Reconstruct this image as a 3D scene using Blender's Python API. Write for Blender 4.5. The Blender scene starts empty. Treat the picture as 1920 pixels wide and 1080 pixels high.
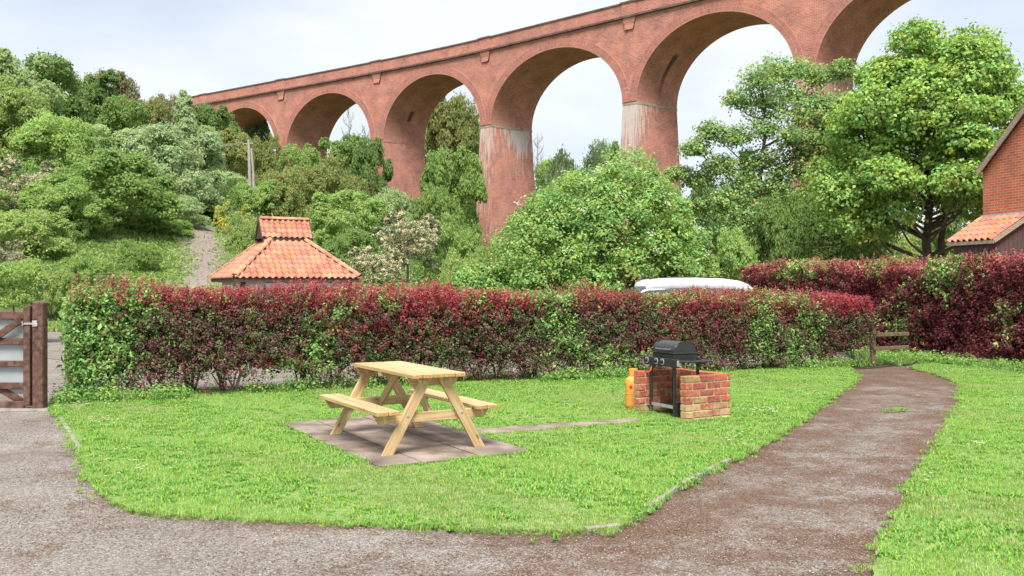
import bpy, bmesh, math, random
import numpy as np
from mathutils import Vector, Matrix
R = math.radians
sc = bpy.context.scene
COL = sc.collection
rng = np.random.default_rng(7)
random.seed(7)

# ------------------------------------------------------------------ camera, world, sun, exposure
H = 1.55                      # eye height
FPX = 1750.0                  # focal length in photo pixels (1920 wide)
HOR = 535.0                   # horizon row
cam = bpy.data.cameras.new('camera')
cam.lens = 36 * FPX / 1920; cam.sensor_width = 36
cam.shift_y = -5 / 1920
cam.clip_end = 6000; cam.clip_start = 0.05
camo = bpy.data.objects.new('camera', cam); COL.objects.link(camo)
camo.location = (0, 0, H); camo.rotation_euler = (R(90), 0, 0)
sc.camera = camo

SUN_EL, SUN_AZ = R(58), R(-183)      # azimuth measured clockwise from +Y: behind the camera
sun_dir = Vector((math.sin(-SUN_AZ) * math.cos(SUN_EL), math.cos(SUN_AZ) * math.cos(SUN_EL), math.sin(SUN_EL)))
world = bpy.data.worlds.new("World"); sc.world = world; world.use_nodes = True
wn = world.node_tree; wn.nodes.clear()
wo = wn.nodes.new('ShaderNodeOutputWorld'); bg = wn.nodes.new('ShaderNodeBackground')
sky = wn.nodes.new('ShaderNodeTexSky'); sky.sky_type = 'NISHITA'; sky.sun_disc = False
sky.sun_elevation = SUN_EL; sky.sun_rotation = math.atan2(sun_dir.x, sun_dir.y)
sky.air_density = 1.0; sky.dust_density = 2.0
tc = wn.nodes.new('ShaderNodeTexCoord')
mp = wn.nodes.new('ShaderNodeMapping'); mp.inputs['Scale'].default_value = (1.0, 1.0, 2.6)
nz = wn.nodes.new('ShaderNodeTexNoise'); nz.inputs['Scale'].default_value = 2.3; nz.inputs['Detail'].default_value = 5
nz.inputs['Roughness'].default_value = 0.5
cr = wn.nodes.new('ShaderNodeValToRGB')
cr.color_ramp.elements[0].position = 0.36; cr.color_ramp.elements[0].color = (0.63, 0.71, 0.82, 1)
cr.color_ramp.elements[1].position = 0.60; cr.color_ramp.elements[1].color = (0.95, 0.96, 0.975, 1)
cm = wn.nodes.new('ShaderNodeVectorMath'); cm.operation = 'SCALE'; cm.inputs['Scale'].default_value = 1.9
mx = wn.nodes.new('ShaderNodeMix'); mx.data_type = 'RGBA'; mx.inputs[0].default_value = 0.93
wn.links.new(tc.outputs['Generated'], mp.inputs['Vector']); wn.links.new(mp.outputs[0], nz.inputs['Vector'])
wn.links.new(nz.outputs[0], cr.inputs[0]); wn.links.new(cr.outputs[0], cm.inputs[0])
wn.links.new(sky.outputs[0], mx.inputs[6]); wn.links.new(cm.outputs[0], mx.inputs[7])
wn.links.new(mx.outputs[2], bg.inputs[0]); bg.inputs[1].default_value = 0.1
wn.links.new(bg.outputs[0], wo.inputs[0])
sl = bpy.data.lights.new('sun', 'SUN'); sl.energy = 1.25; sl.angle = R(26); sl.color = (1, 0.96, 0.90)
so = bpy.data.objects.new('sun', sl); COL.objects.link(so)
so.rotation_euler = sun_dir.to_track_quat('Z', 'Y').to_euler(); so.location = (5, -5, 20)
sc.view_settings.view_transform = 'Standard'; sc.view_settings.look = 'None'
sc.view_settings.gamma = 1; sc.view_settings.use_curve_mapping = False
sc.view_settings.exposure = 2.42
try:
    sc.cycles.max_bounces = 6; sc.cycles.transparent_max_bounces = 8
    sc.cycles.use_denoising = True
except Exception: pass

# ------------------------------------------------------------------ helpers
def g(x, y, z=0.0):
    """photo pixel -> point on the level z"""
    Y = FPX * (H - z) / (y - HOR)
    return ((x - 960) / FPX * Y, Y)
def at(x, Y): return (x - 960) / FPX * Y
def zz(y, Y): return H + (HOR - y) * Y / FPX

def setp(o, label=None, cat=None, group=None, kind=None):
    if label: o['label'] = label
    if cat: o['category'] = cat
    if group: o['group'] = group
    if kind: o['kind'] = kind
    return o
def empty(name, loc=(0, 0, 0), rz=0, **k):
    o = bpy.data.objects.new(name, None); COL.objects.link(o)
    o.empty_display_size = 0.1
    o.location = loc; o.rotation_euler = (0, 0, rz)
    return setp(o, **k)
def link(name, me, parent=None, **k):
    o = bpy.data.objects.new(name, me); COL.objects.link(o)
    if parent is not None: o.parent = parent
    return setp(o, **k)

def np_mesh(name, V, F, mat=None, smooth=False, col=None, attrs=None):
    """V (n,3); F (m,k) all faces with k corners"""
    me = bpy.data.meshes.new(name)
    V = np.ascontiguousarray(V, dtype=np.float32); F = np.ascontiguousarray(F, dtype=np.int32)
    m, k = F.shape
    me.vertices.add(len(V)); me.vertices.foreach_set('co', V.ravel())
    me.loops.add(m * k); me.loops.foreach_set('vertex_index', F.ravel())
    me.polygons.add(m)
    me.polygons.foreach_set('loop_start', np.arange(0, m * k, k, dtype=np.int32))
    if smooth: me.polygons.foreach_set('use_smooth', np.ones(m, dtype=bool))
    me.update(calc_edges=True)
    if col is not None:
        a = me.color_attributes.new('col', 'FLOAT_COLOR', 'POINT')
        c = np.ones((len(V), 4), dtype=np.float32); c[:, :3] = col
        a.data.foreach_set('color', c.ravel())
    for nme, arr in (attrs or {}).items():
        a = me.attributes.new(nme, 'FLOAT', 'POINT'); a.data.foreach_set('value', np.asarray(arr, dtype=np.float32))
    if mat: me.materials.append(mat)
    return me

class MB:
    """small mesh builder: boxes, prisms, tubes, lathes, collected in one mesh"""
    def __init__(s): s.v = []; s.f = []
    def add(s, V, F):
        b = len(s.v); s.v += [tuple(v) for v in V]; s.f += [tuple(i + b for i in f) for f in F]; return s
    def box(s, c, d, rz=0, M=None, taper=1.0):
        x, y, z = d[0] / 2, d[1] / 2, d[2] / 2
        V = [Vector((sx * x * (taper if sz > 0 else 1), sy * y * (taper if sz > 0 else 1), sz * z)) for sz in (-1, 1) for sx, sy in ((-1, -1), (1, -1), (1, 1), (-1, 1))]
        m = Matrix.Translation(c) @ Matrix.Rotation(rz, 4, 'Z') @ (M or Matrix())
        return s.add([m @ v for v in V], [(3, 2, 1, 0), (4, 5, 6, 7), (0, 1, 5, 4), (1, 2, 6, 5), (2, 3, 7, 6), (3, 0, 4, 7)])
    def bar(s, a, b, w, t, up=(0, 0, 1)):
        """box from a to b, w wide across, t thick along 'up'"""
        a = Vector(a); b = Vector(b); d = (b - a); L = d.length; d.normalize()
        u = Vector(up); x = d.cross(u); x.normalize(); u = x.cross(d)
        V = []
        for e in (a, b):
            for sx, su in ((-1, -1), (1, -1), (1, 1), (-1, 1)):
                V.append(e + x * sx * w / 2 + u * su * t / 2)
        return s.add(V, [(3, 2, 1, 0), (4, 5, 6, 7), (0, 1, 5, 4), (1, 2, 6, 5), (2, 3, 7, 6), (3, 0, 4, 7)])
    def tube(s, pts, rad, n=8, cap=True):
        pts = [Vector(p) for p in pts]
        if not hasattr(rad, '__len__'): rad = [rad] * len(pts)
        V = []; F = []
        ref = None
        for i, p in enumerate(pts):
            d = (pts[min(i + 1, len(pts) - 1)] - pts[max(i - 1, 0)]).normalized()
            if ref is None: ref = d.orthogonal().normalized()
            x = (ref - d * ref.dot(d))
            x = x.normalized() if x.length > 1e-5 else d.orthogonal().normalized()
            ref = x; y = d.cross(x)
            for k in range(n):
                a = 2 * math.pi * k / n
                V.append(p + (x * math.cos(a) + y * math.sin(a)) * rad[i])
        for i in range(len(pts) - 1):
            for k in range(n):
                F.append((i * n + k, i * n + (k + 1) % n, (i + 1) * n + (k + 1) % n, (i + 1) * n + k))
        if cap:
            F.append(tuple(reversed(range(n)))); F.append(tuple((len(pts) - 1) * n + k for k in range(n)))
        return s.add(V, F)
    def lathe(s, prof, c=(0, 0, 0), n=24, M=None):
        V = []; F = []
        for r, z in prof:
            for k in range(n):
                a = 2 * math.pi * k / n
                v = Vector((r * math.cos(a), r * math.sin(a), z))
                if M: v = M @ v
                V.append(v + Vector(c))
        for i in range(len(prof) - 1):
            for k in range(n):
                F.append((i * n + k, i * n + (k + 1) % n, (i + 1) * n + (k + 1) % n, (i + 1) * n + k))
        F.append(tuple(reversed(range(n)))); F.append(tuple((len(prof) - 1) * n + k for k in range(n)))
        return s.add(V, F)
    def prism(s, poly, h0, h1):
        n = len(poly)
        V = [(p[0], p[1], h0) for p in poly] + [(p[0], p[1], h1) for p in poly]
        F = [tuple(reversed(range(n))), tuple(range(n, 2 * n))] + [(i, (i + 1) % n, n + (i + 1) % n, n + i) for i in range(n)]
        return s.add(V, F)
    def mesh(s, name, mat, smooth=False, bevel=0, uv=True, angle=40):
        me = bpy.data.meshes.new(name); me.from_pydata(s.v, [], s.f); me.materials.append(mat)
        bm = bmesh.new(); bm.from_mesh(me)
        bmesh.ops.recalc_face_normals(bm, faces=bm.faces)
        if bevel:
            es = [e for e in bm.edges if len(e.link_faces) == 2 and e.calc_face_angle(0) > 0.5]
            bmesh.ops.bevel(bm, geom=es, offset=bevel, segments=1, affect='EDGES', clamp_overlap=True)
        if uv:
            l = bm.loops.layers.uv.new('UVMap')
            for f in bm.faces:
                n = f.normal
                for lp in f.loops:
                    c = lp.vert.co
                    if abs(n.z) > 0.75: lp[l].uv = (c.x, c.y)
                    elif abs(n.y) > abs(n.x): lp[l].uv = (c.x, c.z)
                    else: lp[l].uv = (c.y, c.z)
        if smooth:
            for f in bm.faces: f.smooth = True
        bm.to_mesh(me); bm.free()
        if smooth:
            try: me.set_sharp_from_angle(angle=R(angle))
            except Exception: pass
        return me
    def obj(s, name, mat, parent=None, smooth=False, bevel=0, loc=None, k=None, **kw):
        o = link(name, s.mesh(name, mat, smooth, bevel, **kw), parent, **(k or {}))
        if loc: o.location = loc
        return o

# ------------------------------------------------------------------ materials
def new_mat(name):
    m = bpy.data.materials.new(name); m.use_nodes = True
    nt = m.node_tree; b = nt.nodes['Principled BSDF']
    return m, nt, b
def N(nt, t, **k):
    n = nt.nodes.new(t)
    for a, v in k.items(): setattr(n, a, v)
    return n
def ramp(nt, stops):
    n = nt.nodes.new('ShaderNodeValToRGB'); e = n.color_ramp.elements
    while len(e) < len(stops): e.new(0.5)
    for i, (p, c) in enumerate(stops):
        e[i].position = p; e[i].color = (*c, 1) if len(c) == 3 else c
    return n
def noisy(name, c1, c2, scale=20, rough=0.7, bump=0.2, coord='Object', stretch=(1, 1, 1), detail=6, spec=0.3, bscale=None, c3=None, metal=0, bdist=0.01):
    m, nt, b = new_mat(name)
    t = N(nt, 'ShaderNodeTexCoord'); mpn = N(nt, 'ShaderNodeMapping'); mpn.inputs['Scale'].default_value = stretch
    nz = N(nt, 'ShaderNodeTexNoise'); nz.inputs['Scale'].default_value = scale; nz.inputs['Detail'].default_value = detail
    st = [(0.3, c1), (0.7, c2)] if c3 is None else [(0.28, c1), (0.5, c2), (0.72, c3)]
    r = ramp(nt, st)
    nt.links.new(t.outputs[coord], mpn.inputs[0]); nt.links.new(mpn.outputs[0], nz.inputs['Vector'])
    nt.links.new(nz.outputs[0], r.inputs[0]); nt.links.new(r.outputs[0], b.inputs['Base Color'])
    b.inputs['Roughness'].default_value = rough; b.inputs['Specular IOR Level'].default_value = spec; b.inputs['Metallic'].default_value = metal
    if bump:
        n2 = N(nt, 'ShaderNodeTexNoise'); n2.inputs['Scale'].default_value = bscale or scale * 3; n2.inputs['Detail'].default_value = 4
        bp = N(nt, 'ShaderNodeBump'); bp.inputs['Strength'].default_value = bump; bp.inputs['Distance'].default_value = bdist
        nt.links.new(mpn.outputs[0], n2.inputs['Vector']); nt.links.new(n2.outputs[0], bp.inputs['Height']); nt.links.new(bp.outputs[0], b.inputs['Normal'])
    return m

def leaf_mat(name, trans=0.35, gloss=0.25, obj_tint=False, rough=0.5):
    m, nt, b = new_mat(name)
    a = N(nt, 'ShaderNodeAttribute'); a.attribute_name = 'col'
    colour = a.outputs['Color']
    if obj_tint:
        oi = N(nt, 'ShaderNodeObjectInfo'); mm = N(nt, 'ShaderNodeMix'); mm.data_type = 'RGBA'; mm.blend_type = 'MULTIPLY'; mm.inputs[0].default_value = 1
        nt.links.new(colour, mm.inputs[6]); nt.links.new(oi.outputs['Color'], mm.inputs[7]); colour = mm.outputs[2]
    nt.links.new(colour, b.inputs['Base Color'])
    b.inputs['Roughness'].default_value = rough; b.inputs['Specular IOR Level'].default_value = gloss
    tr = N(nt, 'ShaderNodeBsdfTranslucent'); ms = N(nt, 'ShaderNodeMixShader'); ms.inputs[0].default_value = trans
    hs = N(nt, 'ShaderNodeHueSaturation'); hs.inputs['Value'].default_value = 1.25; hs.inputs['Saturation'].default_value = 1.1
    nt.links.new(colour, hs.inputs['Color']); nt.links.new(hs.outputs[0], tr.inputs[0])
    nt.links.new(b.outputs[0], ms.inputs[1]); nt.links.new(tr.outputs[0], ms.inputs[2])
    nt.links.new(ms.outputs[0], nt.nodes['Material Output'].inputs[0])
    return m
M_leaf = leaf_mat('leaves', 0.38, 0.15)
M_tleaf = leaf_mat('tree_leaves', 0.45, 0.2, obj_tint=True)
M_grass = leaf_mat('grass_blades', 0.4, 0.2, rough=0.6)
M_bark = noisy('bark', (0.06, 0.045, 0.03), (0.17, 0.135, 0.10), 9, 0.9, 0.6, stretch=(3, 3, 0.6))
M_palebark = noisy('pale_bark', (0.22, 0.19, 0.16), (0.42, 0.38, 0.33), 12, 0.9, 0.3, stretch=(3, 3, 0.6))

def brick_mat(name, c1, c2, mortar, bw=0.225, rh=0.075, ms=0.01, patch=((0.75, 0.75, 0.75), (1.25, 1.15, 1.1)), pscale=0.6, stain=False, bump=0.5, fleck=0.0):
    m, nt, b = new_mat(name)
    uv = N(nt, 'ShaderNodeUVMap'); uv.uv_map = 'UVMap'
    bt = N(nt, 'ShaderNodeTexBrick'); bt.inputs['Scale'].default_value = 1; bt.inputs['Brick Width'].default_value = bw; bt.inputs['Row Height'].default_value = rh
    bt.inputs['Mortar Size'].default_value = ms; bt.inputs['Color1'].default_value = (*c1, 1); bt.inputs['Color2'].default_value = (*c2, 1); bt.inputs['Mortar'].default_value = (*mortar, 1)
    bt.inputs['Mortar Smooth'].default_value = 0.3; bt.inputs['Bias'].default_value = -0.1
    nt.links.new(uv.outputs[0], bt.inputs['Vector'])
    nz = N(nt, 'ShaderNodeTexNoise'); nz.inputs['Scale'].default_value = pscale; nz.inputs['Detail'].default_value = 8; nz.inputs['Roughness'].default_value = 0.65
    nt.links.new(uv.outputs[0], nz.inputs['Vector'])
    r = ramp(nt, [(0.3, patch[0]), (0.7, patch[1])]); nt.links.new(nz.outputs[0], r.inputs[0])
    mm = N(nt, 'ShaderNodeMix'); mm.data_type = 'RGBA'; mm.blend_type = 'MULTIPLY'; mm.inputs[0].default_value = 1
    nt.links.new(bt.outputs['Color'], mm.inputs[6]); nt.links.new(r.outputs[0], mm.inputs[7])
    out = mm.outputs[2]
    def over(fac, colr, base):
        x = N(nt, 'ShaderNodeMix'); x.data_type = 'RGBA'; nt.links.new(fac, x.inputs[0]); nt.links.new(base, x.inputs[6]); x.inputs[7].default_value = (*colr, 1); return x.outputs[2]
    if fleck:
        # courses that weather differently: long low streaks
        mp2 = N(nt, 'ShaderNodeMapping'); mp2.inputs['Scale'].default_value = (0.9, 5, 1); nt.links.new(uv.outputs[0], mp2.inputs[0])
        n3 = N(nt, 'ShaderNodeTexNoise'); n3.inputs['Scale'].default_value = 1.7; n3.inputs['Detail'].default_value = 6; n3.inputs['Roughness'].default_value = 0.75; nt.links.new(mp2.outputs[0], n3.inputs['Vector'])
        r3 = ramp(nt, [(0.44, (0, 0, 0)), (0.66, (fleck,) * 3)]); nt.links.new(n3.outputs[0], r3.inputs[0])
        out = over(r3.outputs[0], (0.40, 0.27, 0.24), out)
        n4 = N(nt, 'ShaderNodeTexNoise'); n4.inputs['Scale'].default_value = 3.1; n4.inputs['Detail'].default_value = 7; n4.inputs['Roughness'].default_value = 0.8; nt.links.new(mp2.outputs[0], n4.inputs['Vector'])
        r4 = ramp(nt, [(0.52, (0, 0, 0)), (0.68, (0.7,) * 3)]); nt.links.new(n4.outputs[0], r4.inputs[0])
        out = over(r4.outputs[0], (0.12, 0.06, 0.05), out)
    if stain:
        a = N(nt, 'ShaderNodeAttribute'); a.attribute_name = 'stain'
        mp3 = N(nt, 'ShaderNodeMapping'); mp3.inputs['Scale'].default_value = (5.0, 0.30, 1); nt.links.new(uv.outputs[0], mp3.inputs[0])
        n5 = N(nt, 'ShaderNodeTexNoise'); n5.inputs['Scale'].default_value = 1.0; n5.inputs['Detail'].default_value = 5; n5.inputs['Roughness'].default_value = 0.7; nt.links.new(mp3.outputs[0], n5.inputs['Vector'])
        gn = N(nt, 'ShaderNodeMath'); gn.operation = 'MULTIPLY_ADD'; gn.inputs[1].default_value = 2.0; gn.inputs[2].default_value = -0.5; nt.links.new(n5.outputs[0], gn.inputs[0])
        ad = N(nt, 'ShaderNodeMath'); ad.operation = 'ADD'; nt.links.new(gn.outputs[0], ad.inputs[0]); nt.links.new(a.outputs['Fac'], ad.inputs[1])
        r5 = ramp(nt, [(0.80, (0, 0, 0)), (1.0, (0.85,) * 3)]); nt.links.new(ad.outputs[0], r5.inputs[0])
        out = over(r5.outputs[0], (0.52, 0.48, 0.45), out)
        a2 = N(nt, 'ShaderNodeAttribute'); a2.attribute_name = 'soot'
        ad2 = N(nt, 'ShaderNodeMath'); ad2.operation = 'ADD'; nt.links.new(n5.outputs[0], ad2.inputs[0]); nt.links.new(a2.outputs['Fac'], ad2.inputs[1])
        r6 = ramp(nt, [(0.8, (0, 0, 0)), (1.05, (0.85,) * 3)]); nt.links.new(ad2.outputs[0], r6.inputs[0])
        out = over(r6.outputs[0], (0.045, 0.035, 0.03), out)
    nt.links.new(out, b.inputs['Base Color'])
    b.inputs['Roughness'].default_value = 0.9; b.inputs['Specular IOR Level'].default_value = 0.15
    if bump:
        bp = N(nt, 'ShaderNodeBump'); bp.inputs['Strength'].default_value = bump; bp.inputs['Distance'].default_value = 0.01; bp.invert = True
        nt.links.new(bt.outputs['Fac'], bp.inputs['Height']); nt.links.new(bp.outputs[0], b.inputs['Normal'])
    return m
M_viad = brick_mat('viaduct_brick', (0.53, 0.165, 0.110), (0.34, 0.098, 0.068), (0.52, 0.34, 0.26), bw=0.45, rh=0.15, ms=0.02, patch=((0.60, 0.57, 0.60), (1.40, 1.32, 1.26)), pscale=0.5, stain=True, fleck=0.95)
M_viad2 = brick_mat('viaduct_ring_brick', (0.45, 0.15, 0.105), (0.29, 0.09, 0.07), (0.46, 0.30, 0.24), bw=0.15, rh=0.45, ms=0.02, pscale=0.5, stain=True, fleck=0.55)
M_vdark = noisy('weathered_coping', (0.08, 0.055, 0.05), (0.20, 0.12, 0.10), 1.5, 0.9, 0.3)
M_band = noisy('limestone_band', (0.22, 0.17, 0.12), (0.42, 0.36, 0.27), 1.2, 0.9, 0.3, stretch=(1, 1, 3))
M_house = brick_mat('house_brick', (0.56, 0.165, 0.09), (0.40, 0.115, 0.07), (0.50, 0.32, 0.24), patch=((0.8, 0.8, 0.8), (1.2, 1.15, 1.1)), pscale=1.5)

# ------------------------------------------------------------------ terrain
CP = [(-60, -40, 0), (0, -40, 0), (60, -40, 0), (-15, 10, 0), (0, 10, 0), (15, 10, 0), (40, 20, 0), (-15, 30, 0), (0, 30, 0), (15, 30, 0), (30, 38, 0),
      (-14, 42, 1.9), (-19.7, 60, 5.3), (-23, 40, 2.8), (-35, 60, 9), (-60, 90, 18), (-50, 130, 19), (-41, 140, 17), (-31, 126, 13),
      (-15.8, 116, 7.5), (-2.7, 112, 3), (13, 100, -1), (33, 88, -1), (-56, 158, 26), (-90, 160, 32), (-20, 180, 15), (10, 210, 4), (60, 180, 3),
      (80, 120, 3), (120, 250, 12), (0, 320, 6), (-80, 300, 34), (100, 60, 0), (70, 60, 0), (-60, 40, 10), (-100, 90, 26), (0, 60, 0.5), (-9, 80, 3.5),
      (20, 60, -0.5), (150, 300, 14), (-150, 200, 36), (-30, 30, 1.0), (-45, 20, 3), (60, 90, 1.5)]
cp = np.array(CP, float)
def _phi(r2): return r2 * np.log(r2 + 1e-9)
_d = ((cp[:, None, :2] - cp[None, :, :2]) / 50.0); _K = _phi((_d ** 2).sum(-1)) + np.eye(len(cp)) * 0.02
_P = np.c_[np.ones(len(cp)), cp[:, :2] / 50]
_A = np.block([[_K, _P], [_P.T, np.zeros((3, 3))]])
_w = np.linalg.solve(_A, np.r_[cp[:, 2], 0, 0, 0])
def sstep(a, b, x):
    t = np.clip((x - a) / (b - a), 0, 1); return t * t * (3 - 2 * t)
def terr(X, Y):
    X = np.asarray(X, float); Y = np.asarray(Y, float)
    sh = np.broadcast(X, Y).shape; x = np.broadcast_to(X, sh).ravel(); y = np.broadcast_to(Y, sh).ravel()
    out = np.zeros(len(x))
    for i in range(0, len(x), 20000):
        q = np.c_[x[i:i + 20000], y[i:i + 20000]] / 50
        d2 = ((q[:, None] - cp[None, :, :2] / 50) ** 2).sum(-1)
        out[i:i + 20000] = _phi(d2) @ _w[:-3] + _w[-3] + q @ _w[-2:]
    rr = np.hypot(x, y - 60)
    out = np.clip(out, -3, 40)
    far = sstep(240, 420, rr); out = out * (1 - far) + 6 * far
    out += 0.35 * np.sin(x * 0.31 + 1.3 * np.sin(y * 0.17)) * np.sin(y * 0.27 + 0.8 * np.sin(x * 0.11))
    dx = np.maximum(np.maximum(-17 - x, x - 32), 0); dy = np.maximum(np.maximum(y - 31, -30 - y), 0)
    w = sstep(0, 9, np.hypot(dx, dy))
    out = out * w - 0.05
    return out.reshape(sh)

def axis(lim, fine, n):
    a = np.linspace(0, 1, n); return None
xs = np.unique(np.r_[np.linspace(-3000, -200, 9), np.arange(-200, 200, 3.0), np.linspace(200, 3000, 9)])
ys = np.unique(np.r_[np.linspace(-3000, -60, 8), np.arange(-60, 330, 3.0), np.linspace(330, 3500, 9)])
XX, YY = np.meshgrid(xs, ys, indexing='ij')
ZZ = terr(XX, YY)
def grid_faces(a, b):
    i = np.arange(a * b).reshape(a, b)
    return np.stack([i[:-1, :-1], i[1:, :-1], i[1:, 1:], i[:-1, 1:]], -1).reshape(-1, 4)
M_ground = noisy('hillside_ground', (0.07, 0.085, 0.035), (0.11, 0.14, 0.05), 0.6, 0.95, 0.6, c3=(0.16, 0.18, 0.07), bscale=6, bdist=0.1)
link('ground', np_mesh('ground', np.c_[XX.ravel(), YY.ravel(), ZZ.ravel()], grid_faces(len(xs), len(ys)), M_ground, smooth=True), kind='structure')

# ------------------------------------------------------------------ near ground: drive, lawns, patio
def pts(l): return [g(*p) for p in l]
L1_edge = [(92, 762), (112, 785), (133, 815), (148, 850), (158, 885), (190, 925), (232, 958), (290, 968), (400, 976), (540, 983), (700, 990), (850, 996), (1000, 1001), (1090, 1003), (1160, 999), (1205, 972), (1235, 945), (1300, 903), (1365, 872), (1430, 838), (1490, 798), (1545, 760), (1592, 725), (1610, 708), (1590, 697)]
L1 = pts(L1_edge) + [(6.5, 18.3), (2.0, 16.9), (-5.9, 13.0)]
L2_edge = [(1700, 690), (1745, 700), (1795, 718), (1808, 735), (1800, 765), (1775, 810), (1745, 855), (1722, 900), (1700, 950), (1672, 1005), (1645, 1050), (1625, 1080)]
_l2 = pts(L2_edge)
L2 = _l2 + [(_l2[-1][0] - 0.1, 4.2), (1.75, 3.0), (1.6, 1.5), (1.6, -4), (14, -4), (14, 19.5), (9.4, 19.6)]
def subdiv_poly(poly, step=0.12, amp=0.03, seed=0):
    r = np.random.default_rng(seed); out = []
    n = len(poly)
    for i in range(n):
        a = np.array(poly[i]); b = np.array(poly[(i + 1) % n]); L = np.linalg.norm(b - a); k = max(1, int(L / step))
        nn = np.array([-(b - a)[1], (b - a)[0]]) / max(L, 1e-6)
        for j in range(k):
            p = a + (b - a) * j / k
            out.append(tuple(p + nn * amp * r.normal() * (1 if (j or True) else 0)))
    return out
def smooth_poly(poly, it=2):
    for _ in range(it):
        q = []
        n = len(poly)
        for i in range(n):
            a = np.array(poly[i]); b = np.array(poly[(i + 1) % n])
            q += [tuple(a * .75 + b * .25), tuple(a * .25 + b * .75)]
        poly = q
    return poly
L1s = subdiv_poly(smooth_poly(L1, 1), 0.12, 0.022, 1); L2s = subdiv_poly(smooth_poly(L2, 1), 0.15, 0.025, 2)
def inpoly(P, poly):
    x, y = P[:, 0], P[:, 1]; c = np.zeros(len(P), bool); q = np.array(poly); n = len(q)
    for i in range(n):
        x1, y1 = q[i]; x2, y2 = q[(i + 1) % n]
        if y1 == y2: continue
        m = ((y1 > y) != (y2 > y)) & (x < (x2 - x1) * (y - y1) / (y2 - y1) + x1); c ^= m
    return c
def dist_poly(P, poly, closed=True):
    q = np.array(poly); n = len(q); d = np.full(len(P), 1e9)
    for i in range(n if closed else n - 1):
        a = q[i]; b = q[(i + 1) % n]; ab = b - a; t = np.clip(((P - a) @ ab) / max(ab @ ab, 1e-9), 0, 1)
        d = np.minimum(d, np.hypot(*(P - (a + t[:, None] * ab)).T))
    return d
# drive: fine grid with a 'moss' attribute (red-brown leaf mould lying along the lawn edges and the path)
gx = np.unique(np.r_[-34, -28, -22, -17, -13, np.arange(-10, 10.01, 0.12), 12, 15, 20, 26, 32]); gy = np.unique(np.r_[-30, -20, -10, -4, 0, np.arange(2, 20, 0.12), 22, 26, 31, 36])
GX, GY = np.meshgrid(gx, gy, indexing='ij'); GP = np.c_[GX.ravel(), GY.ravel()]
path_c = [g(1700, 700), g(1690, 740), g(1640, 830), g(1570, 910), g(1480, 1000), g(1400, 1070), (1.0, 4.2)]
d1 = dist_poly(GP, L1); dl1 = dist_poly(GP, pts(L1_edge[14:]), False); dlf = dist_poly(GP, pts(L1_edge[6:15]), False); d2 = dist_poly(GP, _l2, False)
pathness = sstep(2.6, 0.8, dist_poly(GP, path_c, False))
moss = 0.30 * pathness + 0.45 * np.exp(-dl1 / 0.30) + 0.40 * np.exp(-dlf / 0.10) + 0.22 * np.exp(-dlf / 0.35) * sstep(-1.2, 0.6, GP[:, 0]) + 0.30 * np.exp(-d2 / 0.3) + 0.25 * sstep(13.5, 15.5, GP[:, 1]) * pathness
moss += 0.25 * np.exp(-dist_poly(GP, pts(L1_edge[3:7]), False) / 0.12)
gz = np.where((GP[:, 1] > 31) | (GP[:, 0] < -30), -0.045, 0.0)
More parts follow.
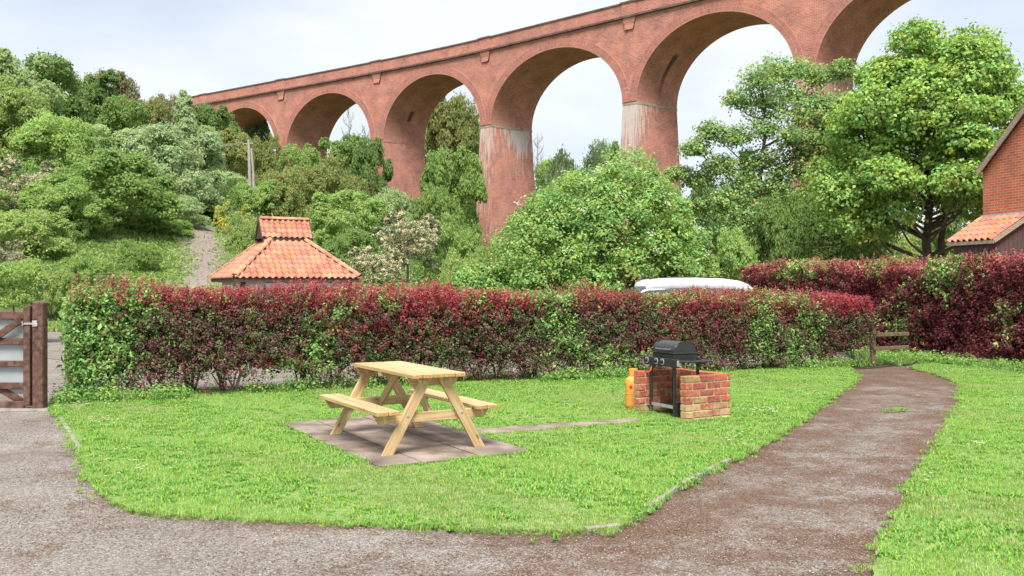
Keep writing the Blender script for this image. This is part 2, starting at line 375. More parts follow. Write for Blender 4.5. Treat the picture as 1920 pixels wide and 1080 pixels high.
def gravel_mat():
    m, nt, b = new_mat('gravel')
    t = N(nt, 'ShaderNodeTexCoord')
    v = N(nt, 'ShaderNodeTexVoronoi'); v.inputs['Scale'].default_value = 120
    v2 = N(nt, 'ShaderNodeTexVoronoi'); v2.inputs['Scale'].default_value = 55
    nL = N(nt, 'ShaderNodeTexNoise'); nL.inputs['Scale'].default_value = 0.9; nL.inputs['Detail'].default_value = 6
    nM = N(nt, 'ShaderNodeTexNoise'); nM.inputs['Scale'].default_value = 1.9; nM.inputs['Detail'].default_value = 10; nM.inputs['Roughness'].default_value = 0.8
    nF = N(nt, 'ShaderNodeTexNoise'); nF.inputs['Scale'].default_value = 60; nF.inputs['Detail'].default_value = 3
    for n in (v, v2, nL, nM, nF): nt.links.new(t.outputs['Object'], n.inputs['Vector'])
    sp = N(nt, 'ShaderNodeSeparateColor'); nt.links.new(v.outputs['Color'], sp.inputs[0])
    r1 = ramp(nt, [(0.0, (0.12, 0.108, 0.094)), (0.2, (0.215, 0.195, 0.170)), (0.6, (0.275, 0.252, 0.224)), (0.88, (0.33, 0.305, 0.272)), (1.0, (0.43, 0.40, 0.36))])
    nt.links.new(sp.outputs[0], r1.inputs[0])
    sp2 = N(nt, 'ShaderNodeSeparateColor'); nt.links.new(v2.outputs['Color'], sp2.inputs[0])
    r2 = ramp(nt, [(0.0, (0.72, 0.68, 0.66)), (1.0, (1.18, 1.18, 1.2))]); nt.links.new(sp2.outputs[1], r2.inputs[0])
    mm = N(nt, 'ShaderNodeMix'); mm.data_type = 'RGBA'; mm.blend_type = 'MULTIPLY'; mm.inputs[0].default_value = 1; nt.links.new(r1.outputs[0], mm.inputs[6]); nt.links.new(r2.outputs[0], mm.inputs[7])
    rl = ramp(nt, [(0.3, (0.82, 0.80, 0.78)), (0.7, (1.12, 1.12, 1.12))]); nt.links.new(nL.outputs[0], rl.inputs[0])
    m2 = N(nt, 'ShaderNodeMix'); m2.data_type = 'RGBA'; m2.blend_type = 'MULTIPLY'; m2.inputs[0].default_value = 1; nt.links.new(mm.outputs[2], m2.inputs[6]); nt.links.new(rl.outputs[0], m2.inputs[7])
    # leaf mould
    a = N(nt, 'ShaderNodeAttribute'); a.attribute_name = 'moss'
    s1 = N(nt, 'ShaderNodeMath'); s1.operation = 'MULTIPLY_ADD'; s1.inputs[1].default_value = 3.2; nt.links.new(nM.outputs[0], s1.inputs[0]); nt.links.new(a.outputs['Fac'], s1.inputs[2])
    s2 = N(nt, 'ShaderNodeMath'); s2.operation = 'MULTIPLY_ADD'; s2.inputs[1].default_value = 0.55; nt.links.new(sp.outputs[1], s2.inputs[0]); nt.links.new(s1.outputs[0], s2.inputs[2])
    rm = ramp(nt, [(0.0, (0, 0, 0)), (1.0, (0.92,) * 3)]); rm.color_ramp.elements[0].position = 0.55
    mr = N(nt, 'ShaderNodeMapRange'); mr.inputs['From Min'].default_value = 2.02; mr.inputs['From Max'].default_value = 2.34; nt.links.new(s2.outputs[0], mr.inputs[0])
    rc = ramp(nt, [(0.0, (0.06, 0.038, 0.028)), (0.5, (0.135, 0.080, 0.055)), (1.0, (0.24, 0.165, 0.115))]); nt.links.new(sp.outputs[2], rc.inputs[0])
    m3 = N(nt, 'ShaderNodeMix'); m3.data_type = 'RGBA'; nt.links.new(mr.outputs[0], m3.inputs[0]); nt.links.new(m2.outputs[2], m3.inputs[6]); nt.links.new(rc.outputs[0], m3.inputs[7])
    nt.links.new(m3.outputs[2], b.inputs['Base Color']); b.inputs['Roughness'].default_value = 0.9; b.inputs['Specular IOR Level'].default_value = 0.2
    bp = N(nt, 'ShaderNodeBump'); bp.inputs['Strength'].default_value = 0.9; bp.inputs['Distance'].default_value = 0.008
    ih = N(nt, 'ShaderNodeMath'); ih.operation = 'MULTIPLY'; ih.inputs[1].default_value = -1; nt.links.new(v.outputs['Distance'], ih.inputs[0])
    nt.links.new(ih.outputs[0], bp.inputs['Height']); nt.links.new(bp.outputs[0], b.inputs['Normal'])
    return m
M_gravel = gravel_mat()
gz = gz + 0.010 * np.sin(GP[:, 0] * 2.1 + np.sin(GP[:, 1] * 1.3)) * np.sin(GP[:, 1] * 1.7) * (np.abs(GP[:, 0]) < 10) * (GP[:, 1] > 2) * (GP[:, 1] < 20)
link('driveway', np_mesh('driveway', np.c_[GP, gz], grid_faces(len(gx), len(gy)), M_gravel, smooth=True, attrs={'moss': moss}), kind='structure')

def lawn_mat():
    m, nt, b = new_mat('lawn_soil_and_thatch')
    t = N(nt, 'ShaderNodeTexCoord'); n1 = N(nt, 'ShaderNodeTexNoise'); n1.inputs['Scale'].default_value = 1.3; n1.inputs['Detail'].default_value = 8; n1.inputs['Roughness'].default_value = 0.7
    n2 = N(nt, 'ShaderNodeTexNoise'); n2.inputs['Scale'].default_value = 45; n2.inputs['Detail'].default_value = 4
    for n in (n1, n2): nt.links.new(t.outputs['Object'], n.inputs['Vector'])
    r = ramp(nt, [(0.3, (0.15, 0.235, 0.06)), (0.7, (0.21, 0.31, 0.085))]); nt.links.new(n1.outputs[0], r.inputs[0])
    r2 = ramp(nt, [(0.3, (0.6, 0.6, 0.55)), (0.7, (1.2, 1.2, 1.2))]); nt.links.new(n2.outputs[0], r2.inputs[0])
    mm = N(nt, 'ShaderNodeMix'); mm.data_type = 'RGBA'; mm.blend_type = 'MULTIPLY'; mm.inputs[0].default_value = 1; nt.links.new(r.outputs[0], mm.inputs[6]); nt.links.new(r2.outputs[0], mm.inputs[7])
    nt.links.new(mm.outputs[2], b.inputs['Base Color']); b.inputs['Roughness'].default_value = 0.95
    bp = N(nt, 'ShaderNodeBump'); bp.inputs['Strength'].default_value = 0.8; bp.inputs['Distance'].default_value = 0.02; nt.links.new(n2.outputs[0], bp.inputs['Height']); nt.links.new(bp.outputs[0], b.inputs['Normal'])
    return m
M_lawn = lawn_mat()
for nm, poly in (('lawn', L1s), ('lawn', L2s)):
    MB().prism(poly, -0.02, 0.03).obj(nm, M_lawn, k=dict(kind='structure'), uv=False)

# patio under the table
P_A, P_B, P_C, P_D = g(525, 800), g(710, 885), g(985, 858), g(790, 783)
pa = np.array(P_A); pb = np.array(P_B)
ua = (pb - pa) / np.linalg.norm(pb - pa); ub = np.array([-ua[1], ua[0]])          # ua: far->near ; ub: towards the right
if ub[0] < 0: ub = -ub
PL, PW = 2.86, 1.50
def pat(a, b): return tuple(pa + ua * a + ub * b)
M_slab = noisy('sandstone_slab', (0.10, 0.075, 0.058), (0.225, 0.175, 0.142), 3.0, 0.85, 0.25, c3=(0.37, 0.30, 0.245), detail=9, bscale=30)
M_soil = noisy('damp_soil_joint', (0.03, 0.025, 0.015), (0.08, 0.06, 0.04), 30, 0.95, 0.3)
MB().prism([pat(-.03, -.03), pat(PL + .03, -.03), pat(PL + .03, PW + .03), pat(-.03, PW + .03)], -0.01, 0.036).obj('patio', M_soil, k=dict(kind='structure'), uv=False)
patio = bpy.data.objects['patio']
cols = [0, 0.40, 0.96, PW]; rows_ = [[0, 0.95, 1.95, PL], [0, 0.55, 1.5, 2.35, PL], [0, 1.05, 2.0, PL]]
for ci in range(3):
    rr = rows_[ci]
    for ri in range(len(rr) - 1):
        e = 0.011
        q = [pat(rr[ri] + e, cols[ci] + e), pat(rr[ri + 1] - e, cols[ci] + e), pat(rr[ri + 1] - e, cols[ci + 1] - e), pat(rr[ri] + e, cols[ci + 1] - e)]
        zt = 0.046 + random.uniform(-0.003, 0.003)
        o = MB().prism(q, 0.0, zt).obj('paving_slab', M_slab, patio, bevel=0.004, uv=False)
# dark earth under hedges and fence; the dark tone also paints in their shade
MB().prism([(-5.95, 11.98), (-3.0, 13.22), (0.2, 14.62), (3.6, 16.12), (6.6, 17.35), (7.35, 17.95), (7.9, 18.1), (9.0, 17.2), (9.9, 14.9), (10.4, 13.0), (12.5, 13.4), (7.9, 26), (5.6, 26), (7.6, 20.3), (6.5, 18.9), (-6.4, 13.3)], -0.02, 0.008).obj('soil_and_shade', M_soil, k=dict(kind='structure'), uv=False)
SB = [g(880, 822), g(1195, 796), g(1192, 789), g(880, 811)]
MB().prism([g(878, 823), g(1200, 796.5), g(1196, 788), g(872, 812)], -0.01, 0.038).obj('path', M_slab, k=dict(kind='structure'), uv=False)

# ------------------------------------------------------------------ leaf builders
def unit(v): return v / np.maximum(np.linalg.norm(v, axis=-1, keepdims=True), 1e-9)
def leaf_geo(P, Nr, size, aspect=0.55, jit=0.6, droop=0.0, fold=0.15, r=rng, axis=None):
    n = len(P); size = np.broadcast_to(size, n)
    nn = unit(unit(Nr) + jit * r.normal(size=(n, 3)))
    t = r.normal(size=(n, 3)) if axis is None else axis + 0.5 * r.normal(size=(n, 3))
    t[:, 2] -= droop
    t = unit(t - nn * (t * nn).sum(1, keepdims=True)); b = np.cross(nn, t)
    s = size[:, None]
    v0 = P - t * s * 0.5; v2 = P + t * s * 0.5
    v1 = P - t * s * 0.05 + b * s * aspect * 0.5 + nn * s * fold; v3 = P - t * s * 0.05 - b * s * aspect * 0.5 + nn * s * fold
    V = np.stack([v0, v1, v2, v3], 1).reshape(-1, 3)
    F = np.arange(4 * n).reshape(n, 4)
    return V, F
def leaf_mesh(name, P, Nr, size, colr, mat, **k):
    V, F = leaf_geo(P, Nr, size, **k)
    return np_mesh(name, V, F, mat, col=np.repeat(colr, 4, 0))

def snoise(P, f, seed=0):
    r = np.random.default_rng(seed); s = 0
    for i in range(5):
        k = r.normal(size=3) * f * (1 + 0.6 * i); s = s + np.sin(P @ k + r.uniform(0, 6.3)) / (1 + 0.5 * i)
    return s / 3.0

def crown_points(lobes, sub, per, r, sub_r=0.22, flat=0.6, up=-0.55, shell=0.22):
    """lobes: (k,5) x,y,z,rxy,rz -> leaf positions, outward normals, clump id"""
    P = []; Nn = []; ID = []; c0 = 0
    for (x, y, z, rx, rz) in lobes:
        d = unit(r.normal(size=(int(sub * 2.2), 3))); d = d[d[:, 2] > up][:sub]
        rad = 1 - np.abs(r.normal(size=(len(d), 1))) * shell
        c = np.array([x, y, z]) + d * rad * np.array([rx, rx, rz])
        nrm = unit(d / np.array([rx, rx, rz]))
        # drop clumps that lie deep inside another lobe
        keep = np.ones(len(c), bool)
        for (x2, y2, z2, rx2, rz2) in lobes:
            if (x2, y2, z2) == (x, y, z): continue
            q = ((c - np.array([x2, y2, z2])) / np.array([rx2, rx2, rz2])); keep &= (q ** 2).sum(1) > 0.45
        c = c[keep]; nrm = nrm[keep]
        m = len(c)
        sr = sub_r * min(rx, rz) * r.uniform(0.6, 1.4, m)
        o = r.normal(size=(m, per, 3)) * np.array([1, 1, flat]) * sr[:, None, None] * 0.6
        P.append((c[:, None] + o).reshape(-1, 3)); Nn.append(np.repeat(nrm * 0.6 + np.array([0, 0, 0.55]), per, 0) + 0.5 * unit(o.reshape(-1, 3)))
        ID.append(np.repeat(np.arange(m) + c0, per)); c0 += m
    return np.concatenate(P), np.concatenate(Nn), np.concatenate(ID)
def vary(n, ID, base, r, amp_c=0.22, amp_l=0.15, hue=0.12):
    k = ID.max() + 1
    cf = 1 + amp_c * r.normal(size=k); hf = hue * r.normal(size=k)
    f = np.clip(cf[ID] * (1 + amp_l * r.normal(size=n)), 0.45, 1.8)[:, None]
    c = np.array(base)[None] * f
    c = c * (1 + hf[ID][:, None] * np.array([1.2, 0.15, -0.5]))
    return np.clip(c, 0.004, 0.9)

def make_lobes(r, k, W, Ht, base=0.12, dens=1.0, conic=0.0, size=(0.26, 0.42)):
    """lobes spread through a rounded crown of half-width W and height Ht (bottom at 0)"""
    L = []
    for i in range(k):
        h = r.uniform(base, 0.92); prof = math.sqrt(max(0.05, 1 - ((h - 0.42) / 0.62) ** 2)) * (1 - conic * h)
        a = i * 2.39996 + r.uniform(-0.4, 0.4); q = prof * W * (0.35 + 0.45 * math.sqrt(r.uniform()))
        s = r.uniform(*size) * W
        L.append((q * math.cos(a), q * math.sin(a), h * Ht * 0.93, s, s * r.uniform(0.65, 0.95)))
    L.append((0, 0, Ht * 0.5, W * 0.6, Ht * 0.38))
    for i in range(9):
        h = r.uniform(0.45, 1.0); prof = math.sqrt(max(0.02, 1 - ((h - 0.42) / 0.62) ** 2)) * (1 - conic * h); a = r.uniform(0, 6.28); s = r.uniform(.10, .19) * W
        L.append((prof * W * .95 * math.cos(a), prof * W * .95 * math.sin(a), h * Ht, s, s * r.uniform(.8, 1.5)))
    return L
def tree_wood(name, Ht, W, r, mat=None, n=7, rad=0.14, base_r=None):
    mb = MB(); tr = []
    x = y = 0; k = 6
    p = [(0, 0, -0.3)]
    for i in range(1, k + 1):
        x += r.normal() * 0.05 * Ht / 6; y += r.normal() * 0.05 * Ht / 6; p.append((x, y, Ht * 0.8 * i / k))
    mb.tube(p, [rad * (1.25 - i * 0.19) for i in range(k + 1)], 7)
    for i in range(n):
        h = r.integers(1, k); a = i * 2.4 + r.uniform(-.4, .4); L = W * r.uniform(0.45, 0.8)
        s = Vector(p[h]); e = s + Vector((math.cos(a) * L, math.sin(a) * L, Ht * r.uniform(0.1, 0.25))); m_ = (s + e) / 2 + Vector((0, 0, -0.04 * L))
        mb.tube([s, m_, e], [rad * 0.45, rad * 0.3, rad * 0.08], 5)
    return mb.mesh(name, mat or M_bark, smooth=True, uv=False)

# crown prototypes (shared mesh data), leaf colours near white-green, tinted by the object colour
PROTO = {}
def proto(key, W, Ht, lobes, sub, per, leaf, seed, colr=(1, 1, 1), aspect=0.6, droop=0.2, sub_r=0.24, amp_c=0.15, conic=0.0, size=(0.26, 0.42), mix=None, up=-0.55, wr=0.13):
    r = np.random.default_rng(seed)
    P, Nn, ID = crown_points(make_lobes(r, lobes, W, Ht, conic=conic, size=size), sub, per, r, sub_r=sub_r, up=up)
    c = vary(len(P), ID, colr, r, amp_c=amp_c)
    if mix:
        fr, mc = mix; k = ID.max() + 1
        sel = (r.uniform(size=k) < fr)[ID] & (r.uniform(size=len(P)) < 0.75); c[sel] = np.array(mc) * r.uniform(0.8, 1.15, (sel.sum(), 1))
    s = leaf * r.uniform(0.65, 1.3, len(P))
    me = leaf_mesh('crown', P, Nn, s, c, M_tleaf, aspect=aspect, jit=0.55, droop=droop, r=r)
    PROTO[key] = (me, tree_wood('trunk', Ht, W, r, rad=wr), W, Ht)
proto('broad1', 4.0, 7.0, 18, 80, 22, 0.22, 11)
proto('broad2', 4.0, 7.5, 20, 76, 22, 0.21, 12)
proto('bushy1', 3.6, 4.6, 16, 86, 22, 0.185, 13, up=-0.3)
proto('bushy2', 3.6, 4.2, 18, 76, 22, 0.18, 14, up=-0.3)
proto('conic', 2.6, 8.5, 16, 70, 20, 0.21, 15, conic=0.75)
proto('fluffy', 4.0, 6.5, 22, 76, 24, 0.28, 16, aspect=0.4, sub_r=0.34, amp_c=0.26, droop=0.6)
proto('blossom', 3.4, 4.6, 18, 70, 22, 0.15, 17, mix=(0.5, (4.2, 2.7, 4.0)))
proto('gorse', 2.0, 2.2, 10, 50, 16, 0.14, 18, mix=(0.22, (2.0, 1.15, 0.5)))
NEAR_PROTO = {}

def place_tree(name, key, x, ytop, Yd, wpx, tint, label, cat='tree', group=None, low=None, trunk=True, rz=None):
    """crown top at photo pixel (x,ytop) when it stands Yd metres off; wpx wide"""
    me, wood, W, Ht = PROTO[key]
    X = at(x, Yd); zt = zz(ytop, Yd); gz = float(terr(X, Yd)); w = wpx * Yd / FPX / 2
    sx = w / W; bottom = gz - 0.2
    if low is not None: bottom = max(bottom, zz(low, Yd))
    h = max(zt - bottom, 1.0); sz = h / Ht
    o = empty(name, (X, Yd, gz), rz if rz is not None else random.uniform(0, 6.28), label=label, cat=cat, group=group)
    c = link('crown', me, o); c.location = (0, 0, bottom - gz); c.scale = (sx, sx, sz); c.color = (*tint, 1)
    t = link('trunk', wood, o); t.scale = (sx, sx, (zt - gz) / Ht)
    return o

# ------------------------------------------------------------------ viaduct
KS = 0.1615; HS = 19.8
def vZ(x):
    rho = 1 + 0.085 * (max(0.0, (913 - x)) / 563) ** 1.6
    return FPX * HS / (KS * (x + 950)) / rho
vx = np.arange(300, 3001, 5.0)
vP = np.array([[at(x, vZ(x)), vZ(x)] for x in vx])
vS = np.r_[0, np.cumsum(np.hypot(*np.diff(vP, axis=0).T))]
def t_of(x): return float(np.interp(x, vx, vS))
CR = Vector((0.745, 0.667)).normalized(); DW = 6.8
def vmap(t, w, z):
    t = np.asarray(t, float); px = np.interp(t, vS, vP[:, 0]); py = np.interp(t, vS, vP[:, 1])
    return np.stack([px + CR.x * w, py + CR.y * w, z * np.ones_like(px)], -1)
Z_SPR = H + HS; Z_CRN = H + 27.35; Z_STR = H + 28.9; Z_TOP = H + 30.6
viaduct = empty('railway_viaduct', (vP[150][0], vP[150][1], 0), label='tall red brick railway viaduct of many round arches crossing the valley', cat='viaduct')
VO = np.array(viaduct.location)
def vpart(name, Q, F, mat, stain=None, soot=None, smooth=False, uvq=None, k=None):
    """Q in (t,w,z) ; faces list of quads. duplicates vertices per face for clean uv"""
    Q = np.asarray(Q, float); F = np.asarray(F)
    QQ = Q[F.ravel()]; W3 = vmap(QQ[:, 0], QQ[:, 1], QQ[:, 2]) - VO
    FF = np.arange(len(QQ)).reshape(-1, 4)
    at_ = {}
    if stain is not None: at_['stain'] = np.asarray(stain)[F.ravel()]
    if soot is not None: at_['soot'] = np.asarray(soot)[F.ravel()]
    me = np_mesh(name, W3, FF, mat, smooth=smooth, attrs=at_)
    a = QQ.reshape(-1, 4, 3); n = np.abs(np.cross(a[:, 1] - a[:, 0], a[:, 3] - a[:, 0])); n /= np.maximum(np.linalg.norm(n, axis=1, keepdims=True), 1e-9)
    uv = np.zeros((len(a), 4, 2))
    ax = np.argmax(n, 1)
    for k_, (i, j) in {0: (1, 2), 1: (0, 2), 2: (1, 0)}.items():
        s = ax == k_; uv[s, :, 0] = a[s][:, :, i]; uv[s, :, 1] = a[s][:, :, j]
    if uvq is not None: uv = np.asarray(uvq)[F.ravel()].reshape(-1, 4, 2)
    l = me.uv_layers.new(name='UVMap'); l.data.foreach_set('uv', uv.reshape(-1).astype(np.float32))
    o = link(name, me, viaduct, **(k or {}))
    return o
piers = [(383, 2.6), (528, 2.2), (707.5, 2.5), (911, 1.9), (1181, 1.9), (1511, 2.0), (1985, 2.0), (2700, 2.0)]
pt = [t_of(p[0]) for p in piers]
def arch_z(t, a, b):
    c = (a + b) / 2; r_ = (b - a) / 2; u = np.clip((t - c) / r_, -1, 1)
    return Z_SPR + (Z_CRN - Z_SPR) * np.sqrt(np.maximum(0, 1 - u * u))
NA = 40
for i in range(len(piers) - 1):
    a = pt[i] + piers[i][1] / 2; b = pt[i + 1] - piers[i + 1][1] / 2
    c = (a + b) / 2; r_ = (b - a) / 2; th = np.linspace(math.pi, 0, NA + 1)
    ts = c + r_ * np.cos(th); zs = Z_SPR + (Z_CRN - Z_SPR) * np.sin(th)
    arcl = np.r_[0, np.cumsum(np.hypot(np.diff(ts), np.diff(zs)))]
    # barrel soffit
    nw = 16; Q = []; UV = []; sn = []; st = []
    for jw in range(nw + 1):
        w = DW * jw / nw
        for k in range(NA + 1):
            Q.append((ts[k], w, zs[k])); UV.append((w, arcl[k]))
            hgt = (zs[k] - Z_SPR); left = ts[k] < c
            s_ = 0.0
            if piers[i][0] == 1181 and left: s_ = 0.95 * math.exp(-((w - 3.6) / 0.34) ** 2) * min(1, max(0, (5.4 - hgt) / .3)) * (.35 + .65 * hgt / 5.4)
            if piers[i][0] == 707.5 and left: s_ = 0.7 * math.exp(-((w - 3.6) / 0.4) ** 2) * (1 if 2.6 < hgt < 4.2 else 0)
            sn.append(s_); st.append(0.22 * math.exp(-hgt / 0.9))
    F = [(j * (NA + 1) + k, (j + 1) * (NA + 1) + k, (j + 1) * (NA + 1) + k + 1, j * (NA + 1) + k + 1) for j in range(nw) for k in range(NA)]
    vpart('arch_soffit', Q, F, M_viad, stain=st, soot=sn, uvq=UV)
    # spandrel faces front and back, pier centre to pier centre
    for w0, nm in ((0, 'spandrel_wall'), (DW, 'spandrel_wall')):
        tt = np.r_[pt[i], ts, pt[i + 1]]; zb = np.r_[Z_SPR, zs, Z_SPR]
        nz_ = 5; Q = []; st = []
        for k in range(len(tt)):
            for j in range(nz_ + 1):
                z = zb[k] + (Z_STR - zb[k]) * j / nz_; Q.append((tt[k], w0, z))
                e = min(abs(tt[k] - pt[i]), abs(tt[k] - pt[i + 1])); amt = (0.30 if piers[i][0] in (911, 1181) or piers[i + 1][0] in (911, 1181) else 0.2)
                st.append(amt * math.exp(-max(z - Z_SPR, 0) / 1.4) * math.exp(-e / 1.6))
        F = [(k * (nz_ + 1) + j, (k + 1) * (nz_ + 1) + j, (k + 1) * (nz_ + 1) + j + 1, k * (nz_ + 1) + j + 1) for k in range(len(tt) - 1) for j in range(nz_)]
        vpart(nm, Q, F, M_viad, stain=st)
    # voussoir ring, slightly proud, three rings deep
    Q = []; UV = []; rt = 0.95
    for k in range(NA + 1):
        ct, sn_ = math.cos(th[k]), math.sin(th[k])
        for (rr_, w0) in ((0, 0), (0, -0.09), (rt, -0.09), (rt, 0)):
            Q.append((ts[k] + ct * rr_, w0, zs[k] + sn_ * rr_)); UV.append((arcl[k], rr_ + w0))
    F = []
    for k in range(NA):
        o_ = k * 4
        for j in range(3): F.append((o_ + j, o_ + 4 + j, o_ + 5 + j, o_ + 1 + j))
    rs = [0.13 * (1 if (th[k // 4] < 1.2 and piers[i][0] == 911) else 0.05) for k in range(len(Q))]
    vpart('arch_ring', Q, F, M_viad2, uvq=UV, stain=rs)
def vbox(name, t0, t1, w0, w1, z0, z1, mat, n=1, t0b=None, t1b=None, w0b=None, stain=None):
    """box in (t,w,z); the b-values give a different extent at the bottom (batter)"""
    t0b = t0 if t0b is None else t0b; t1b = t1 if t1b is None else t1b; w0b = w0 if w0b is None else w0b; w1b = w1 + (w0 - w0b)
    Q = []; st = []
    nzz = n if n > 1 and stain is not None else 1; nt_ = n if stain is None else 4; nw_ = 1 if stain is None else 7
    F = []
    def face(fn, na, nb):
        b0 = len(Q)
        for i in range(na + 1):
            for j in range(nb + 1):
                q = fn(i / na, j / nb); Q.append(q); st.append(stain(*q) if stain else 0)
        for i in range(na):
            for j in range(nb):
                F.append((b0 + i * (nb + 1) + j, b0 + (i + 1) * (nb + 1) + j, b0 + (i + 1) * (nb + 1) + j + 1, b0 + i * (nb + 1) + j + 1))
    L = lambda a, b, u: a + (b - a) * u
    T0 = lambda v: L(t0b, t0, v); T1 = lambda v: L(t1b, t1, v); W0 = lambda v: L(w0b, w0, v); W1 = lambda v: L(w1b, w1, v); Zv = lambda v: L(z0, z1, v)
    face(lambda u, v: (L(T0(v), T1(v), u), W0(v), Zv(v)), nt_, nzz)
    face(lambda u, v: (L(T0(v), T1(v), u), W1(v), Zv(v)), nt_, nzz)
    face(lambda u, v: (T0(v), L(W0(v), W1(v), u), Zv(v)), nw_, nzz)
    face(lambda u, v: (T1(v), L(W0(v), W1(v), u), Zv(v)), nw_, nzz)
    face(lambda u, v: (L(T0(1), T1(1), u), L(w0, w1, v), z1), nt_, 1)
    face(lambda u, v: (L(T0(0), T1(0), u), L(w0b, w1b, v), z0), nt_, 1)
    return vpart(name, Q, F, mat, stain=st)
for i, (px, wd) in enumerate(piers):
    t = pt[i]; gx_, gy_ = vmap(t, DW / 2, 0)[:2]
    zb = float(terr(gx_, gy_)) - 3
    drop = Z_SPR - zb; bt = 0.035 * drop
    heavy = {911: 0.60, 1181: 0.56, 1511: 0.34, 707.5: 0.16, 528: 0.24}.get(px, 0.15)
    def stain(tt, w, z, t=t, heavy=heavy, px=px):
        d = Z_SPR - z
        v = heavy * math.exp(-(d / (9.0 if w < .6 else 4.5)) ** 1.5)
        if px == 911:
            if w > 0.6: v *= 0.35 + 0.85 * math.exp(-((w - 4.6) / 2.2) ** 2)
            else: v = max(v * .8, 0.22)
        if px == 1181: v *= 1.1 * math.exp(-max(0, w - 0.4) / 2.2) + 0.25 * math.exp(-((w - 6) / 0.8) ** 2)
        return v
    vbox('pier', t - wd / 2, t + wd / 2, 0, DW, zb, Z_SPR - 0.32, M_viad, n=10, t0b=t - wd / 2 - bt, t1b=t + wd / 2 + bt, w0b=-bt * 0.9, stain=stain)
    vbox('impost_band', t - wd / 2 - 0.03, t + wd / 2 + 0.03, -0.03, DW + 0.03, Z_SPR - 0.32, Z_SPR, M_band if px in (911, 1181, 1511) else M_viad)
    # pilaster in the parapet with its corbel
    vbox('pilaster', t - 0.9, t + 0.9, -0.30, -0.12, Z_STR + 0.22, Z_TOP - 0.16, M_viad)
    vbox('pilaster_cap', t - 1.0, t + 1.0, -0.40, -0.221, Z_TOP - 0.16, Z_TOP + .02, M_vdark)
    vbox('corbel', t - 0.85, t + 0.85, -0.20, -0.002, Z_STR - 1.3, Z_STR, M_viad, t0b=t - 0.55, t1b=t + 0.55, w0b=-0.03)
t0, t1 = t_of(310), t_of(2900)
def vlong(name, w0, w1, z0, z1, mat, n=90):
    vbox(name, t0, t1, w0, w1, z0, z1, mat, n=n)
vlong('string_course', -0.30, 0.25, Z_STR, Z_STR + 0.22, M_vdark)
vlong('parapet', -0.12, 0.33, Z_STR + 0.22, Z_TOP - 0.16, M_viad)
vlong('coping', -0.22, 0.42, Z_TOP - 0.16, Z_TOP, M_vdark)
vlong('parapet', DW - 0.33, DW + 0.12, Z_STR + 0.22, Z_TOP - 0.16, M_viad)
vlong('deck', 0.25, DW, Z_STR - 0.25, Z_STR + 0.1, M_vdark)
# solid abutment at the hill end
vbox('abutment', t_of(300), pt[0], 0, DW, 8, Z_STR, M_viad)

# ------------------------------------------------------------------ clay tiles
M_tiles = [noisy('clay_tile', (0.39, 0.165, 0.105), (0.51, 0.245, 0.165), 6, 0.85, 0.2),
           noisy('clay_tile_dark', (0.31, 0.12, 0.08), (0.43, 0.185, 0.125), 6, 0.85, 0.2),
           noisy('clay_tile_lichen', (0.42, 0.20, 0.115), (0.53, 0.31, 0.17), 14, 0.9, 0.2),
           noisy('clay_tile_mossy', (0.30, 0.14, 0.07), (0.50, 0.25, 0.11), 12, 0.9, 0.2)]
def pantile_mesh(w, l, mat, clip=None):
    n = 8; V = []; F = []
    for k in range(n + 1):
        u = k / n; h = 0.16 * w * math.sin(u * 2 * math.pi) + 0.05 * w
        V += [(u * w - w / 2, 0, h), (u * w - w / 2, l, h), (u * w - w / 2, 0, h - 0.02)]
    for k in range(n):
        a = k * 3; F += [(a, a + 3, a + 4, a + 1), (a + 2, a + 5, a + 3, a)]
    me = bpy.data.meshes.new('tile'); me.from_pydata(V, [], F); me.materials.append(mat)
    for p in me.polygons: p.use_smooth = True
    try: me.set_sharp_from_angle(angle=R(45))
    except Exception: pass
    return me
def tile_plane(parent, O, U, S, width, slope, wt, lt, inside, seed=0, lift=0.02):
    """O eave-left corner, U along the eave, S up the slope (unit Vectors, parent space). inside(u,s) keeps the tile"""
    r = random.Random(seed)
    O = Vector(O); U = Vector(U).normalized(); S = Vector(S).normalized(); Nn = U.cross(S)
    meshes = [pantile_mesh(wt * 1.04, lt * 1.18, m) for m in M_tiles]
    nu = int(round(width / wt)); ns = int(round(slope / lt)); cnt = 0
    for j in range(ns):
        for i in range(nu):
            u = (i + 0.5) * wt; s = j * lt
            if not inside(u, s + lt * 0.5): continue
            o = link('tile', meshes[r.choices([0, 1, 2, 3], [6, 3, .8, .9])[0]], parent)
            Mx = Matrix((( U.x, S.x, Nn.x, 0), (U.y, S.y, Nn.y, 0), (U.z, S.z, Nn.z, 0), (0, 0, 0, 1)))
            tilt = Matrix.Rotation(-0.06 + r.uniform(-0.015, 0.015), 4, 'X') @ Matrix.Rotation(r.uniform(-0.02, 0.02), 4, 'Z')
            o.matrix_local = Matrix.Translation(O + U * u + S * s + Nn * (lift + 0.035)) @ Mx @ tilt
            cnt += 1
    return cnt
